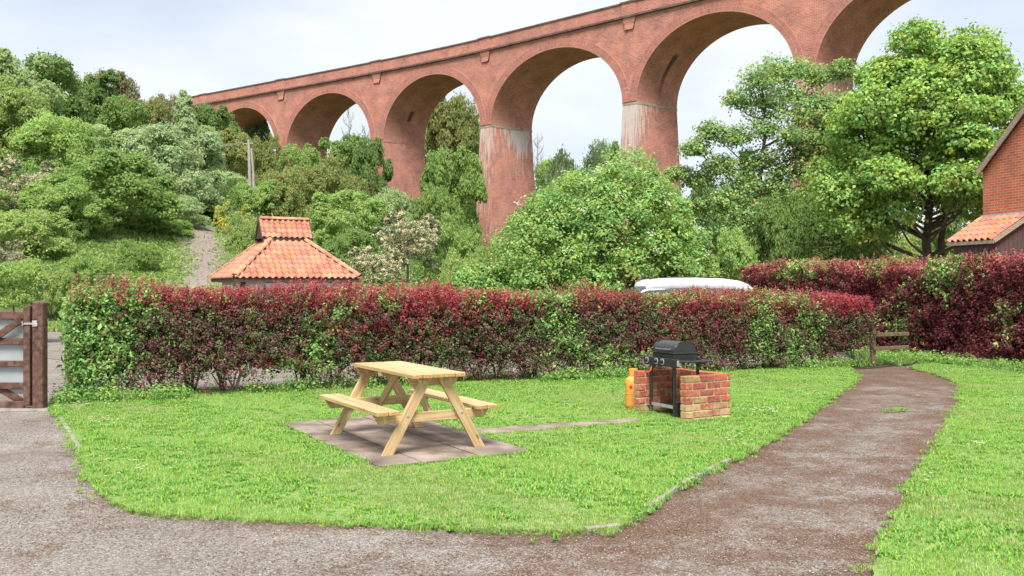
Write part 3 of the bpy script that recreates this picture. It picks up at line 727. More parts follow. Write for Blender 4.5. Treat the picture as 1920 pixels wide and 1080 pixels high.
def ridge_tiles(parent, A, B, n, rad, L_over=1.06, seed=0):
    r = random.Random(seed); A = Vector(A); B = Vector(B); d = (B - A); L = d.length / n; d.normalize()
    x = d.cross(Vector((0, 0, 1))).normalized(); up = x.cross(d)
    ms = []
    for m in M_tiles:
        V = []; F = []; k_ = 7
        for e, sc_ in ((0, 1.08), (L * L_over, 0.98)):
            for k in range(k_ + 1):
                a = math.pi * k / k_; V.append((math.cos(a) * rad * sc_, e, math.sin(a) * rad * sc_ * 0.8))
        for k in range(k_): F.append((k, k + 1, k_ + 2 + k, k_ + 1 + k))
        me = bpy.data.meshes.new('ridge_tile'); me.from_pydata(V, [], F); me.materials.append(m)
        for p in me.polygons: p.use_smooth = True
        ms.append(me)
    for i in range(n):
        o = link('ridge_tile', ms[r.choices([0, 1, 2, 3], [4, 1.5, 2.5, .7])[0]], parent)
        Mx = Matrix(((x.x, d.x, up.x, 0), (x.y, d.y, up.y, 0), (x.z, d.z, up.z, 0), (0, 0, 0, 1)))
        o.matrix_local = Matrix.Translation(A + d * L * i) @ Mx

# ------------------------------------------------------------------ tiled hut behind the hedge
M_wood_dark = noisy('dark_stained_boards', (0.05, 0.035, 0.03), (0.11, 0.08, 0.065), 8, 0.8, 0.3, stretch=(1, 1, 6))
M_render = noisy('cream_render', (0.50, 0.44, 0.38), (0.66, 0.60, 0.54), 4, 0.9, 0.2)
M_white = noisy('white_paint', (0.72, 0.74, 0.76), (0.82, 0.83, 0.84), 5, 0.5, 0.05)
M_glass = noisy('window_glass', (0.03, 0.04, 0.05), (0.07, 0.09, 0.10), 2, 0.08, 0, spec=0.8)
TH = R(27.5); A_ = 4.18
nc = Vector((at(440, 30), 30, 0)); fd = Vector((math.cos(TH), math.sin(TH), 0)); ld = Vector((-math.sin(TH), math.cos(TH), 0))
hc = nc + (fd + ld) * A_ / 2
hut = empty('tiled_hut', hc, TH, label='small square hut with orange pantile pyramid roof and gabled lantern behind the hedge', cat='hut')
ze = 1.80; zt = 3.06; hb = A_ / 2; tb = 0.62
wb = MB()
for s_, (cx, cy, dx, dy) in enumerate(((0, -hb + .35, A_ - .7, .12), (0, hb - .35, A_ - .7, .12), (-hb + .35, 0, .12, A_ - .82), (hb - .35, 0, .12, A_ - .82))):
    MB().box((cx, cy, ze / 2 - 0.02), (dx, dy, ze)).obj('wall', M_render, hut)
MB().box((0.1, -hb + .27, 1.46), (2.3, .05, 0.34)).obj('window_board', M_white, hut, bevel=0.01)
for sx in (-1, 1): MB().box((sx * (hb - .3), -hb + .22, ze / 2), (.14, .14, ze)).obj('post', M_wood_dark, hut)
rb = MB(); e = hb
rb.add([(-e, -e, ze), (e, -e, ze), (e, e, ze), (-e, e, ze), (-tb, -tb, zt), (tb, -tb, zt), (tb, tb, zt), (-tb, tb, zt)], [(0, 1, 5, 4), (1, 2, 6, 5), (2, 3, 7, 6), (3, 0, 4, 7), (4, 5, 6, 7), (3, 2, 1, 0)])
roof = rb.obj('roof', M_wood_dark, hut)
for sx, sy, dx, dy in ((0, -1, 2 * e, .05), (0, 1, 2 * e, .05), (-1, 0, .05, 2 * e - .1), (1, 0, .05, 2 * e - .1)):
    MB().box((sx * e, sy * e, ze - .07), (dx, dy, .13)).obj('fascia', M_wood_dark, roof)
run = e - tb; sl = math.hypot(run, zt - ze)
for k in range(4):
    Rm = Matrix.Rotation(k * math.pi / 2, 3, 'Z')
    O = Rm @ Vector((-e, -e, ze)); U = Rm @ Vector((1, 0, 0)); S = Rm @ Vector((0, run, zt - ze))
    tile_plane(roof, O - S.normalized() * 0.05, U, S, 2 * e, sl, 0.209, sl / 8, lambda u, s: (u > s / sl * run - 0.02) and (u < 2 * e - s / sl * run + 0.02), seed=k)
    a0 = Rm @ Vector((-e, -e, ze + .06)); a1 = Rm @ Vector((-tb, -tb, zt + .06)); ridge_tiles(roof, a0, a1, 8, 0.105, seed=k)
lan = MB(); lx, ly = 0.86, 0.52; z0, z1 = zt + .12, zt + .78
MB().box((0, 0, zt + .05), (2 * tb - .1, 2 * tb - .25, .3)).obj('lantern_wall', M_wood_dark, hut)
lan.add([(-lx, -ly, z0), (lx, -ly, z0), (lx, ly, z0), (-lx, ly, z0), (-lx, 0, z1), (lx, 0, z1)], [(0, 1, 5, 4), (2, 3, 4, 5), (3, 0, 4), (1, 2, 5), (3, 2, 1, 0)])
lr = lan.obj('lantern_roof', M_wood_dark, hut)
for sy in (-1, 1):
    MB().box((0, sy * ly, z0 - .04), (2 * lx, .04, .14)).obj('fascia', M_wood_dark, lr)
lsl = math.hypot(ly, z1 - z0)
tile_plane(lr, (-lx, -ly, z0), (1, 0, 0), (0, ly, z1 - z0), 2 * lx, lsl, 2 * lx / 9, lsl / 4, lambda u, s: True, seed=9)
tile_plane(lr, (lx, ly, z0), (-1, 0, 0), (0, -ly, z1 - z0), 2 * lx, lsl, 2 * lx / 9, lsl / 4, lambda u, s: True, seed=8)
ridge_tiles(lr, (-lx, 0, z1 + .03), (lx, 0, z1 + .03), 4, 0.11, seed=5)
for sx in (-1, 1):
    for sy in (-1, 1):
        MB().bar((sx * (lx + .02), sy * (ly + .03), z0 - .03), (sx * (lx + .02), sy * 0.01, z1 + .01), .035, .10, up=(0, 0, 1)).obj('bargeboard', M_wood_dark, lr)

# ------------------------------------------------------------------ brick house with lean-to (right edge)
hd = Vector((0.25, -0.968, 0)).normalized(); hq = Vector((0.968, 0.25, 0)).normalized()
hp = Vector((at(1843, 27.35), 27.35, 0))
hang = math.atan2(hd.y, hd.x)          # local x runs along the gable (towards the camera), local y to the right (away)
house = empty('brick_house', hp, hang, label='red brick house gable at the right edge with tiled roof', cat='house')
# local frame: x = along gable, y = rotate +90 -> (-hd.y, hd.x) = (0.968, .25) = hq  -> body lies in +y
GW = 6.4; EZ = 4.87; RZ = EZ + GW / 2 * 0.89; LEN = 9
hb_ = MB(); hb_.add([(0, 0, -.1), (GW, 0, -.1), (GW, 0, EZ), (GW / 2, 0, RZ), (0, 0, EZ), (0, LEN, -.1), (GW, LEN, -.1), (GW, LEN, EZ), (GW / 2, LEN, RZ), (0, LEN, EZ)],
        [(0, 1, 2, 3, 4), (9, 8, 7, 6, 5), (0, 4, 9, 5), (1, 6, 7, 2)])
hb_.obj('wall', M_house, house)
M_barge = noisy('weathered_bargeboard', (0.26, 0.20, 0.14), (0.42, 0.34, 0.26), 8, 0.85, 0.2, stretch=(1, 1, 3))
hs = math.hypot(GW / 2, RZ - EZ)
for sgn in (0, 1):
    x0 = 0 if sgn == 0 else GW; dxn = 1 if sgn == 0 else -1
    ex = x0 - dxn * 0.05; ez = EZ - 0.05 * 0.89 + 0.05
    up = Vector((dxn * GW / 2, 0, RZ - EZ)).normalized()
    th_ = Vector((-dxn * (RZ - EZ), 0, GW / 2)).normalized() * 0.08
    a = Vector((ex, -0.12, ez)); b = Vector((GW / 2, -0.12, RZ + 0.05))
    rf = MB(); q = [a, b, b + Vector((0, LEN + .2, 0)), a + Vector((0, LEN + .2, 0))]
    rf.add(q + [v + th_ for v in q], [(0, 1, 2, 3), (7, 6, 5, 4), (0, 4, 5, 1), (1, 5, 6, 2), (2, 6, 7, 3), (3, 7, 4, 0)])
    ro = rf.obj('roof', M_wood_dark, house)
    MB().bar(a + th_ * .3 + Vector((0, -.02, -.06)), b + th_ * .3 + Vector((0, -.02, -.06)), 0.04, 0.17, up=th_).obj('bargeboard', M_barge, house, bevel=0.006)
    if sgn == 0:
        tile_plane(ro, q[3] + th_, (0, -1, 0), up, 4.6, (b - a).length, 0.23, 0.3, lambda u, s: True, seed=3, lift=-0.01) if False else None
        tile_plane(ro, a + th_ + Vector((0, 2.53, 0)), (0, -1, 0), up, 2.53, (b - a).length, 0.23, 0.3, lambda u, s: True, seed=3, lift=-0.01)
lt = MB(); LL = 1.70; LWd = 1.12; zE = 2.78; zTp = 3.47
M_purple = noisy('dark_purple_boards', (0.075, 0.045, 0.045), (0.13, 0.085, 0.08), 9, 0.8, 0.25, stretch=(6, 6, 0.6))
def board_wall(p0, p1, z0, z1a, z1b, n):
    p0 = Vector(p0); p1 = Vector(p1); d = (p1 - p0)
    for k in range(n):
        a = p0 + d * (k / n) + d.normalized() * .004; b = p0 + d * ((k + 1) / n) - d.normalized() * .004
        za = z1a + (z1b - z1a) * k / n; zb = z1a + (z1b - z1a) * (k + 1) / n; nn = Vector((-d.y, d.x, 0)).normalized() * .02
        V = [a - nn, b - nn, b + nn, a + nn]; V = [Vector((v.x, v.y, z0)) for v in V] + [Vector((V[0].x, V[0].y, za)), Vector((V[1].x, V[1].y, zb)), Vector((V[2].x, V[2].y, zb)), Vector((V[3].x, V[3].y, za))]
        MB().add(V, [(3, 2, 1, 0), (4, 5, 6, 7), (0, 1, 5, 4), (1, 2, 6, 5), (2, 3, 7, 6), (3, 0, 4, 7)]).obj('board', M_purple, leanto)
leanto = empty('lean_to', hp, hang, label='dark boarded lean-to shed with orange tiled roof against the brick gable', cat='shed')
yf = -LWd + .08
board_wall((0.05, yf, 0), (LL - .08, yf, 0), 0, zE + .02, zE + .02, 11)
board_wall((LL - .08, yf, 0), (LL - .08, -.01, 0), 0, zE + .02, zTp - .06, 7)
board_wall((0.05, -.01, 0), (0.05, yf, 0), 0, zTp - .06, zE + .02, 7)
rr_ = MB(); 
V = [(-.05, -LWd - .04, zE - .03), (LL + .03, -LWd - .04, zE - .03), (LL + .03, -.01, zTp - .03), (-.05, -.01, zTp - .03)]
rr_.add(V + [(v[0], v[1], v[2] + .05) for v in V], [(3, 2, 1, 0), (4, 5, 6, 7), (0, 1, 5, 4), (1, 2, 6, 5), (2, 3, 7, 6), (3, 0, 4, 7)])
lro = rr_.obj('roof', M_wood_dark, leanto)
sv = Vector((0, LWd, zTp - zE)); 
tile_plane(lro, (-.08, -LWd - .08, zE + .01), (1, 0, 0), sv, 1.83, sv.length + .08, 1.83 / 8, (sv.length + .05) / 5, lambda u, s: True, seed=21, lift=0.0)
MB().bar((LL + .05, -LWd - .06, zE - .02), (LL + .05, -.02, zTp - .02), .03, .12).obj('bargeboard', M_barge, leanto)
MB().bar((-.06, -LWd - .07, zE - .04), (LL + .05, -LWd - .07, zE - .04), .03, .10).obj('fascia', M_barge, leanto)
M_lead = noisy('lead_flashing', (0.36, 0.37, 0.39), (0.50, 0.51, 0.53), 5, 0.5, 0.1)
MB().box((LL / 2 + .02, -.035, zTp + .05), (LL + .1, .03, .16)).obj('flashing', M_lead, leanto)

# ------------------------------------------------------------------ white car behind the hedge
M_cpaint = noisy('white_car_paint', (0.74, 0.76, 0.79), (0.78, 0.80, 0.82), 2, 0.25, 0, spec=0.6)
M_rubber = noisy('rubber', (0.015, 0.015, 0.015), (0.03, 0.03, 0.03), 20, 0.8, 0.2)
M_alloy = noisy('alloy', (0.4, 0.4, 0.42), (0.5, 0.5, 0.52), 10, 0.35, 0, metal=0.8)
M_blackp = noisy('black_plastic', (0.012, 0.012, 0.013), (0.03, 0.03, 0.032), 30, 0.45, 0.1)
M_lamp = noisy('lamp_glass', (0.55, 0.57, 0.6), (0.7, 0.7, 0.72), 8, 0.1, 0, spec=0.8)
M_redlamp = noisy('red_lamp_glass', (0.35, 0.01, 0.01), (0.5, 0.02, 0.02), 8, 0.15, 0, spec=0.8)
CY = 24.0
car = empty('parked_car', (at(1307, CY), CY, 0), R(6), label='white car parked behind the hedge with only its roof showing', cat='car')
def loft(secs, name, mat, parent, smooth=True):
    """secs: list of (x, [(y,z)...]) rings"""
    V = []; F = []; n = len(secs[0][1])
    for x, ring in secs: V += [(x, y, z) for y, z in ring]
    for i in range(len(secs) - 1):
        for k in range(n): F.append((i * n + k, i * n + (k + 1) % n, (i + 1) * n + (k + 1) % n, (i + 1) * n + k))
    F.append(tuple(reversed(range(n)))); F.append(tuple((len(secs) - 1) * n + k for k in range(n)))
    return MB().add(V, F).obj(name, mat, parent, smooth=smooth, uv=False, angle=50)
def ring(hw, z0, z1, r=.12):
    return [(-hw + r * .5, z0), (hw - r * .5, z0), (hw, z0 + r), (hw, z1 - r), (hw - r, z1), (-hw + r, z1), (-hw, z1 - r), (-hw, z0 + r)]
loft([(-2.15, ring(.72, .35, .80)), (-2.05, ring(.82, .26, .98)), (-1.4, ring(.88, .22, 1.06)), (0, ring(.89, .22, 1.04)), (1.0, ring(.89, .22, 1.02)), (1.8, ring(.86, .24, .92)), (2.15, ring(.78, .30, .78)), (2.25, ring(.68, .36, .66))], 'body', M_cpaint, car)
loft([(-1.98, ring(.70, .95, 1.08, .05)), (-1.66, ring(.69, .95, 1.46, .1)), (-1.5, ring(.685, .95, 1.53, .1)), (-.3, ring(.69, .95, 1.55, .1)), (.65, ring(.685, .95, 1.52, .1)), (1.05, ring(.68, .95, 1.40, .1)), (1.55, ring(.72, .95, 1.06, .05))], 'window_band', M_glass, car)
loft([(-1.50, ring(.66, 1.44, 1.52, .03)), (-1.46, ring(.69, 1.44, 1.62, .07)), (-1.28, ring(.70, 1.46, 1.70, .09)), (-.8, ring(.70, 1.48, 1.735, .10)), (-.2, ring(.70, 1.48, 1.74, .10)), (.5, ring(.70, 1.47, 1.715, .09)), (.9, ring(.68, 1.44, 1.66, .07)), (1.12, ring(.66, 1.42, 1.58, .05)), (1.26, ring(.62, 1.40, 1.48, .03))], 'roof', M_cpaint, car)
for sy in (-1, 1):
    MB().tube([(-1.4, sy * .58, 1.69), (-1.3, sy * .58, 1.735), (-.3, sy * .58, 1.765), (.5, sy * .58, 1.745), (.6, sy * .58, 1.70)], .012, 6).obj('roof_rail', M_blackp, car, smooth=True)
    for wx in (-1.35, 1.35):
        Mr = Matrix.Rotation(R(90), 3, 'X')
        w_ = MB().lathe([(.20, -.1), (.31, -.1), (.33, -.06), (.33, .06), (.31, .1), (.20, .1)], (wx, sy * .80, .33), 20, M=Mr).obj('wheel', M_rubber, car, smooth=True)
        MB().lathe([(.02, -.105), (.20, -.108), (.21, 0), (.20, .108), (.02, .105)], (wx, sy * .80, .33), 16, M=Mr).obj('rim', M_alloy, w_, smooth=True)
    MB().box((2.16, sy * .55, .68), (.14, .28, .12)).obj('headlight', M_lamp, car, bevel=.02)
    MB().box((-2.08, sy * .68, .86), (.14, .14, .22)).obj('tail_light', M_redlamp, car, bevel=.02)
    MB().box((.85, sy * .97, 1.08), (.12, .16, .12)).obj('mirror', M_cpaint, car, bevel=.02)

# ------------------------------------------------------------------ utility pole pair on the hillside
pz = 74.0
pole = empty('utility_pole', (at(466, pz), pz, float(terr(at(466, pz), pz))), label='grey wooden utility pole among the hillside bushes', cat='pole')
zt_ = zz(262, pz) - pole.location.z
M_greywood = noisy('grey_weathered_pole', (0.30, 0.27, 0.24), (0.46, 0.42, 0.38), 4, 0.9, 0.2)
MB().tube([(0, 0, -.3), (.1, 0, zt_ * .5), (0, 0, zt_)], [.14, .12, .10], 8).obj('post', M_greywood, pole, smooth=True)
MB().tube([(.42, .2, -.3), (.33, .15, zt_ * .6), (.2, .05, zt_ * .90)], [.11, .10, .08], 8).obj('strut', M_greywood, pole, smooth=True)
MB().box((0, 0, zt_ - .3), (.7, .06, .06)).obj('crossarm', M_greywood, pole)
for sx in (-.35, .35):
    pw = [(sx - k * 4.2, k * 1.6, zt_ - .2 + .15 * (k / 6) ** 1 * 4 - 1.0 * math.sin(math.pi * k / 8)) for k in range(9)]
    MB().tube(pw, .018, 4).obj('wire', M_greywood, pole)
# gravel track going up the hill
trk = [(350, 534, 36), (365, 534, 40), (383, 520, 43), (387, 495, 46), (384, 470, 50), (378, 448, 55), (370, 432, 60)]
def drape(name, cl, hw, mat, lift=.05, n=10):
    P = []; cl = np.array(cl)
    for k in range(n * (len(cl) - 1) + 1):
        u = k / n; i = min(int(u), len(cl) - 2); f = u - i; P.append(cl[i] * (1 - f) + cl[i + 1] * f)
    P = np.array(P); d = np.gradient(P, axis=0); nn = np.c_[-d[:, 1], d[:, 0]]; nn /= np.linalg.norm(nn, axis=1, keepdims=True)
    V = []; m = 7
    for k in range(len(P)):
        for j in range(m):
            q = P[k] + nn[k] * hw * (1 + .15 * math.sin(k * .9)) * (j / (m - 1) * 2 - 1); V.append((q[0], q[1], float(terr(q[0], q[1])) + lift))
    link(name, np_mesh(name, np.array(V), grid_faces(len(P), m), mat, smooth=True), kind='structure')
M_track = noisy('hill_track_gravel', (0.13, 0.10, 0.08), (0.22, 0.18, 0.15), 9.0, 0.95, 0.6, c3=(0.30, 0.26, 0.235), bscale=9, detail=12, bdist=.05)
drape('track', [(at(x, Y), Y) for x, y, Y in trk], 1.45, M_track, lift=.10)

# ------------------------------------------------------------------ hillside trees and shrubs, each its own thing
G_ = {'pale': (0.50, 0.62, 0.29), 'bright': (0.41, 0.56, 0.18), 'mid': (0.30, 0.43, 0.13), 'dark': (0.23, 0.345, 0.11), 'olive': (0.34, 0.38, 0.13),
      'yellow': (0.42, 0.53, 0.18), 'brown': (0.36, 0.34, 0.18), 'blos': (0.20, 0.27, 0.13), 'silver': (0.52, 0.64, 0.34)}
HG = 'trees and shrubs on the hillside'
TL = [
 # key, x, ytop, Y, width px, tint, low y or None, name, label
 ('broad1', 28, 98, 76, 175, 'pale', None, 'ash_tree', 'pale green feathery tree at the far left skyline'),
 ('broad2', 128, 106, 82, 200, 'dark', None, 'oak_tree', 'dark green domed tree on the left skyline, darkest tree of the hill'),
 ('bushy1', 208, 156, 88, 120, 'brown', None, 'hawthorn_tree', 'brownish olive tree on the skyline right of the dark domed tree'),
 ('broad2', 240, 182, 80, 110, 'mid', None, 'sycamore_tree', 'mid green tree below the brownish skyline tree at left'),
 ('fluffy', 12, 165, 62, 150, 'yellow', 330, 'willow_tree', 'yellowish feathery tree cut by the left edge of the photo'),
 ('fluffy', 110, 225, 60, 150, 'bright', None, 'willow_tree', 'soft light green tree right of the yellowish one at the left edge'),
 ('broad1', 190, 235, 64, 130, 'pale', None, 'ash_tree', 'pale green tree in the middle of the left hillside above the large front bush'),
 ('bushy2', 262, 184, 100, 110, 'olive', None, 'hawthorn_tree', 'small olive tree on the skyline left of the viaduct end'),
 ('bushy2', 305, 186, 112, 100, 'brown', None, 'hawthorn_tree', 'reddish brown tree on the skyline touching the viaduct end'),
 ('fluffy', 318, 238, 64, 190, 'silver', None, 'sycamore_tree', 'large silvery pale green tree in the centre of the left hillside'),
 ('conic', 345, 172, 104, 75, 'silver', None, 'poplar_tree', 'narrow pale pointed tree in front of the viaduct parapet end'),
 ('broad1', 265, 268, 70, 120, 'bright', None, 'sycamore_tree', 'bright green tree left behind the large silvery tree'),
 ('broad2', 365, 235, 88, 110, 'pale', None, 'ash_tree', 'pale green tree under the pointed tree by the viaduct'),
 ('bushy1', 200, 300, 50, 250, 'mid', 470, 'hazel_bush', 'large rounded mid green bush at the front of the left hillside'),
 ('bushy2', 120, 345, 47, 150, 'bright', None, 'hazel_bush', 'bright green bush between the pinkish blossom bush and the large rounded bush'),
 ('blossom', 45, 308, 50, 175, 'blos', 410, 'hawthorn_bush', 'pinkish white blossoming bush at the left edge of the hillside'),
 ('bushy1', 48, 402, 42, 170, 'yellow', 500, 'hazel_bush', 'yellow green bush under the pinkish blossom bush at the left edge'),
 ('blossom', 8, 455, 38, 80, 'blos', 520, 'hawthorn_bush', 'small blossoming bush low at the left edge beneath the yellow green bush'),
 ('bushy2', 25, 492, 25, 135, 'bright', 585, 'hazel_bush', 'bright green bush just behind the wooden gate'),
 ('bushy1', 395, 212, 122, 110, 'dark', None, 'hawthorn_tree', 'dark tree below the first small viaduct arch'),
 ('bushy1', 425, 258, 96, 120, 'olive', None, 'hawthorn_tree', 'olive tree left of the utility pole below the smallest arch'),
 ('bushy2', 490, 262, 108, 80, 'olive', None, 'hawthorn_tree', 'olive tree right behind the utility pole at the pier foot'),
 ('broad2', 480, 228, 150, 60, 'dark', None, 'oak_tree', 'dark tree seen through the smallest arch'),
 ('broad2', 565, 268, 104, 90, 'bright', None, 'sycamore_tree', 'bright green tree at the foot of the second arch from the left'),
 ('broad1', 645, 252, 132, 120, 'mid', None, 'oak_tree', 'mid green tree seen through the second arch from the left'),
 ('bushy1', 690, 275, 122, 90, 'dark', None, 'oak_tree', 'dark green tree left of the first wide brick pier'),
 ('bushy1', 545, 325, 70, 150, 'olive', None, 'gorse_bush', 'large rounded olive yellow bush above the hut roof'),
 ('bushy2', 625, 312, 86, 130, 'olive', None, 'hawthorn_bush', 'olive bush right behind the rounded bush above the hut'),
 ('gorse', 440, 388, 58, 85, 'yellow', None, 'gorse_bush', 'small bush with orange yellow flowers beside the gravel track'),
 ('bushy2', 478, 345, 68, 95, 'bright', None, 'elder_bush', 'bright bush in front of the foot of the utility pole'),
 ('bushy1', 372, 388, 64, 130, 'mid', None, 'hazel_bush', 'mid green bush closing the top of the gravel track'),
 ('bushy1', 420, 330, 80, 120, 'pale', None, 'hazel_bush', 'pale bush left of the utility pole foot'),
 ('bushy2', 262, 455, 43, 75, 'mid', None, 'hazel_bush', 'small green bush on the grass below the large rounded bush'),
 ('bushy1', 322, 425, 52, 80, 'bright', None, 'hazel_bush', 'small bright bush at the left edge of the gravel track'),
 ('bushy2', 165, 478, 38, 90, 'bright', None, 'hazel_bush', 'low bright bush on the grassy bank, nearest the red hedge'),
 ('bushy2', 95, 505, 34, 90, 'yellow', None, 'hazel_bush', 'low yellow green bush behind the left end of the red hedge'),
 ('bushy1', 335, 372, 58, 110, 'pale', None, 'hazel_bush', 'pale bush right of the large rounded bush above the gravel track'),
 ('bushy2', 466, 408, 46, 80, 'yellow', None, 'hazel_bush', 'green bush at the left of the hut lantern roof'),
 ('broad1', 655, 356, 60, 150, 'bright', None, 'elder_bush', 'bright green bush up right of the hut roof'),
 ('bushy1', 725, 368, 74, 110, 'pale', None, 'elder_bush', 'pale green bush at the foot of the first wide brick pier'),
 ('blossom', 765, 404, 50, 130, 'blos', 510, 'hawthorn_bush', 'tall blossoming whitish pink bush between the hut and the big green dome bush'),
 ('blossom', 700, 468, 44, 130, 'blos', None, 'hawthorn_bush', 'low blossoming bush close to the right corner of the hut roof'),
 ('bushy1', 655, 440, 52, 120, 'mid', None, 'elder_bush', 'mid green bush behind the low blossoming bush right of the hut'),
 ('bushy2', 810, 358, 84, 110, 'mid', None, 'hazel_bush', 'mid green bush left of the tall streaked pier foot'),
 ('bushy1', 850, 300, 108, 130, 'mid', None, 'hazel_tree', 'mid green tree filling the lower part of the middle arch'),
 ('fluffy', 838, 186, 150, 130, 'olive', None, 'willow_tree', 'tall feathery olive tree seen through the third arch from the left'),
 ('broad2', 890, 210, 168, 110, 'yellow', None, 'lime_tree', 'yellow green tree behind the right side of the third arch'),
 ('broad1', 790, 240, 158, 90, 'mid', None, 'oak_tree', 'mid green tree at the left side of the third arch'),
 ('bushy2', 845, 415, 58, 120, 'bright', None, 'hazel_bush', 'bright green bush left of the foot of the tall streaked pier'),
 ('bushy2', 880, 478, 31, 110, 'yellow', None, 'hazel_bush', 'light green bush at the left skirt of the big dome bush'),
 ('broad1', 1012, 296, 130, 110, 'bright', None, 'ash_tree', 'green tree right behind the tall streaked pier'),
 ('bushy2', 1085, 290, 120, 130, 'silver', None, 'ash_tree', 'pale grey green tree peeping over the big dome bush'),
 ('bushy1', 1150, 296, 125, 100, 'mid', None, 'ash_tree', 'mid green tree just left of the fourth pier, over the dome bush'),
 ('bushy1', 1380, 448, 31, 110, 'bright', None, 'elder_bush', 'small bright green bush right of the big dome bush'),
 ('bushy1', 1330, 360, 50, 110, 'dark', None, 'hazel_bush', 'dark bush between the dome bush and the ivy covered trunk'),
 ('broad2', 1400, 330, 45, 190, 'mid', None, 'alder_tree', 'dense dark tree mass under the airy tree'),
 ('bushy1', 1475, 385, 38, 130, 'mid', None, 'hazel_bush', 'mid green bush under the airy tree above the second hedge'),
 ('bushy2', 1560, 415, 44, 120, 'olive', None, 'hazel_bush', 'olive bush left of the two trunks behind the second hedge'),
 ('fluffy', 1655, 442, 62, 110, 'yellow', None, 'willow_bush', 'light yellow green bush behind the trunks of the maple'),
 ('fluffy', 1730, 432, 75, 130, 'yellow', None, 'willow_bush', 'light yellow green bush between the maple trunk and the shed'),
 ('broad1', 1800, 385, 48, 120, 'mid', None, 'oak_tree', 'mid green tree behind the shed at the right'),
 ('broad2', -70, 95, 74, 190, 'mid', None, 'oak_tree', 'mid green tree on the slope beyond the left edge, nearest the frame at the skyline'),
 ('bushy1', -95, 330, 46, 220, 'bright', None, 'hazel_bush', 'bright bush on the slope beyond the left edge, level with the blossoming bush'),
 ('fluffy', -170, 190, 58, 240, 'pale', None, 'willow_tree', 'pale feathery tree on the slope beyond the left edge'),
 ('broad1', -290, 60, 70, 260, 'dark', None, 'oak_tree', 'dark tree on the slope far beyond the left edge'),
 ('bushy2', -260, 330, 42, 260, 'olive', None, 'hawthorn_bush', 'olive bush low on the slope far beyond the left edge'),
 ('broad2', -430, 110, 58, 300, 'bright', None, 'sycamore_tree', 'bright green tree on the slope furthest beyond the left edge'),
]
for key, x, yt, Y, w, tint, low, nm, lab in TL:
    j = random.uniform(0.92, 1.08); c = tuple(v * j for v in G_[tint])
    place_tree(nm, key, x, yt, Y, w, c, lab, cat='bush' if nm.endswith('bush') else 'tree', group=HG, low=low)

# undergrowth that fills the slope between them: one stuff object, low clumps of leaves
def undergrowth():
    r = np.random.default_rng(41); n = 2900
    Y = r.uniform(36, 175, n); px = r.uniform(-480, 2050, n); X = (px - 960) / FPX * Y
    z = terr(X, Y); yp = HOR - (z - H) * FPX / Y
    tr = np.array([(at(x, Yv), Yv) for x, _, Yv in trk]); dT = dist_poly(np.c_[X, Y], tr, False)
    grassy = (px > 150) & (px < 420) & (Y < 52)
    keep = (dT > 3.4) & ~(grassy & (r.uniform(size=n) < 0.8)) & (np.hypot(X + 8, Y - 32.8) > 4.5) & (r.uniform(size=n) < np.clip(1.5 - Y / 240, .35, 1))
    keep &= ~((px > 560) & (Y > 84) & (r.uniform(size=n) < .5))
    X, Y, z = X[keep], Y[keep], z[keep]; n = len(X)
    base = 1.6 * np.array([[.115, .20, .055], [.16, .27, .075], [.14, .175, .06], [.20, .30, .12], [.07, .12, .035], [.18, .26, .07]])[r.integers(0, 6, n)]
    size = r.uniform(0.8, 1.9, n) * np.clip(Y / 70, .6, 1.3)
    per = 95
    d = unit(r.normal(size=(n, per, 3))); d[..., 2] = np.abs(d[..., 2])
    lump = 1 + .25 * np.sin(d[..., 0] * 5 + r.uniform(0, 6, (n, 1))) * np.sin(d[..., 1] * 5 + r.uniform(0, 6, (n, 1)))
    P = np.stack([X, Y, z], -1)[:, None] + d * (size[:, None] * lump * r.uniform(.75, 1.05, (n, per)))[..., None] * np.array([1, 1, 0.95])
    col = base[:, None] * r.uniform(.7, 1.3, (n, per, 1))
    s = (0.24 * np.clip(Y / 70, .6, 1.6))[:, None] * r.uniform(.7, 1.3, (n, per))
    me = leaf_mesh('undergrowth', P.reshape(-1, 3), (d + [0, 0, .4]).reshape(-1, 3), s.ravel(), col.reshape(-1, 3), M_leaf, jit=.5, droop=.2, r=r)
    link('undergrowth', me, label='mixed green scrub covering the hillside between the trees', cat='undergrowth', kind='stuff')
undergrowth()
def rough_grass():
    r = np.random.default_rng(43); n = 29000
    Y = r.uniform(31, 56, n); px = r.uniform(60, 520, n); X = (px - 960) / FPX * Y
    tr = np.array([(at(x, Yv), Yv) for x, _, Yv in trk]); dT = dist_poly(np.c_[X, Y], tr, False)
    k = dT > .85 + .4 * r.normal(size=n); X, Y = X[k], Y[k]; n = len(X); z = terr(X, Y)
    P = np.stack([X, Y, z + .12], -1); s = r.uniform(.18, .42, n)
    base = 1.5 * np.array([[.15, .26, .06], [.20, .30, .08], [.12, .20, .05], [.25, .28, .12]])[r.integers(0, 4, n)] * r.uniform(.8, 1.2, (n, 1))
    ax = np.c_[r.normal(size=(n, 2)) * .5, np.ones(n)]
    me = leaf_mesh('rough_grass', P, np.c_[r.normal(size=(n, 2)), np.full(n, .6)], s, base, M_grass, aspect=.22, jit=.2, axis=ax, r=r)
    link('rough_grass', me, label='rough grass on the bank beside the gravel track', cat='grass', kind='stuff')
rough_grass()

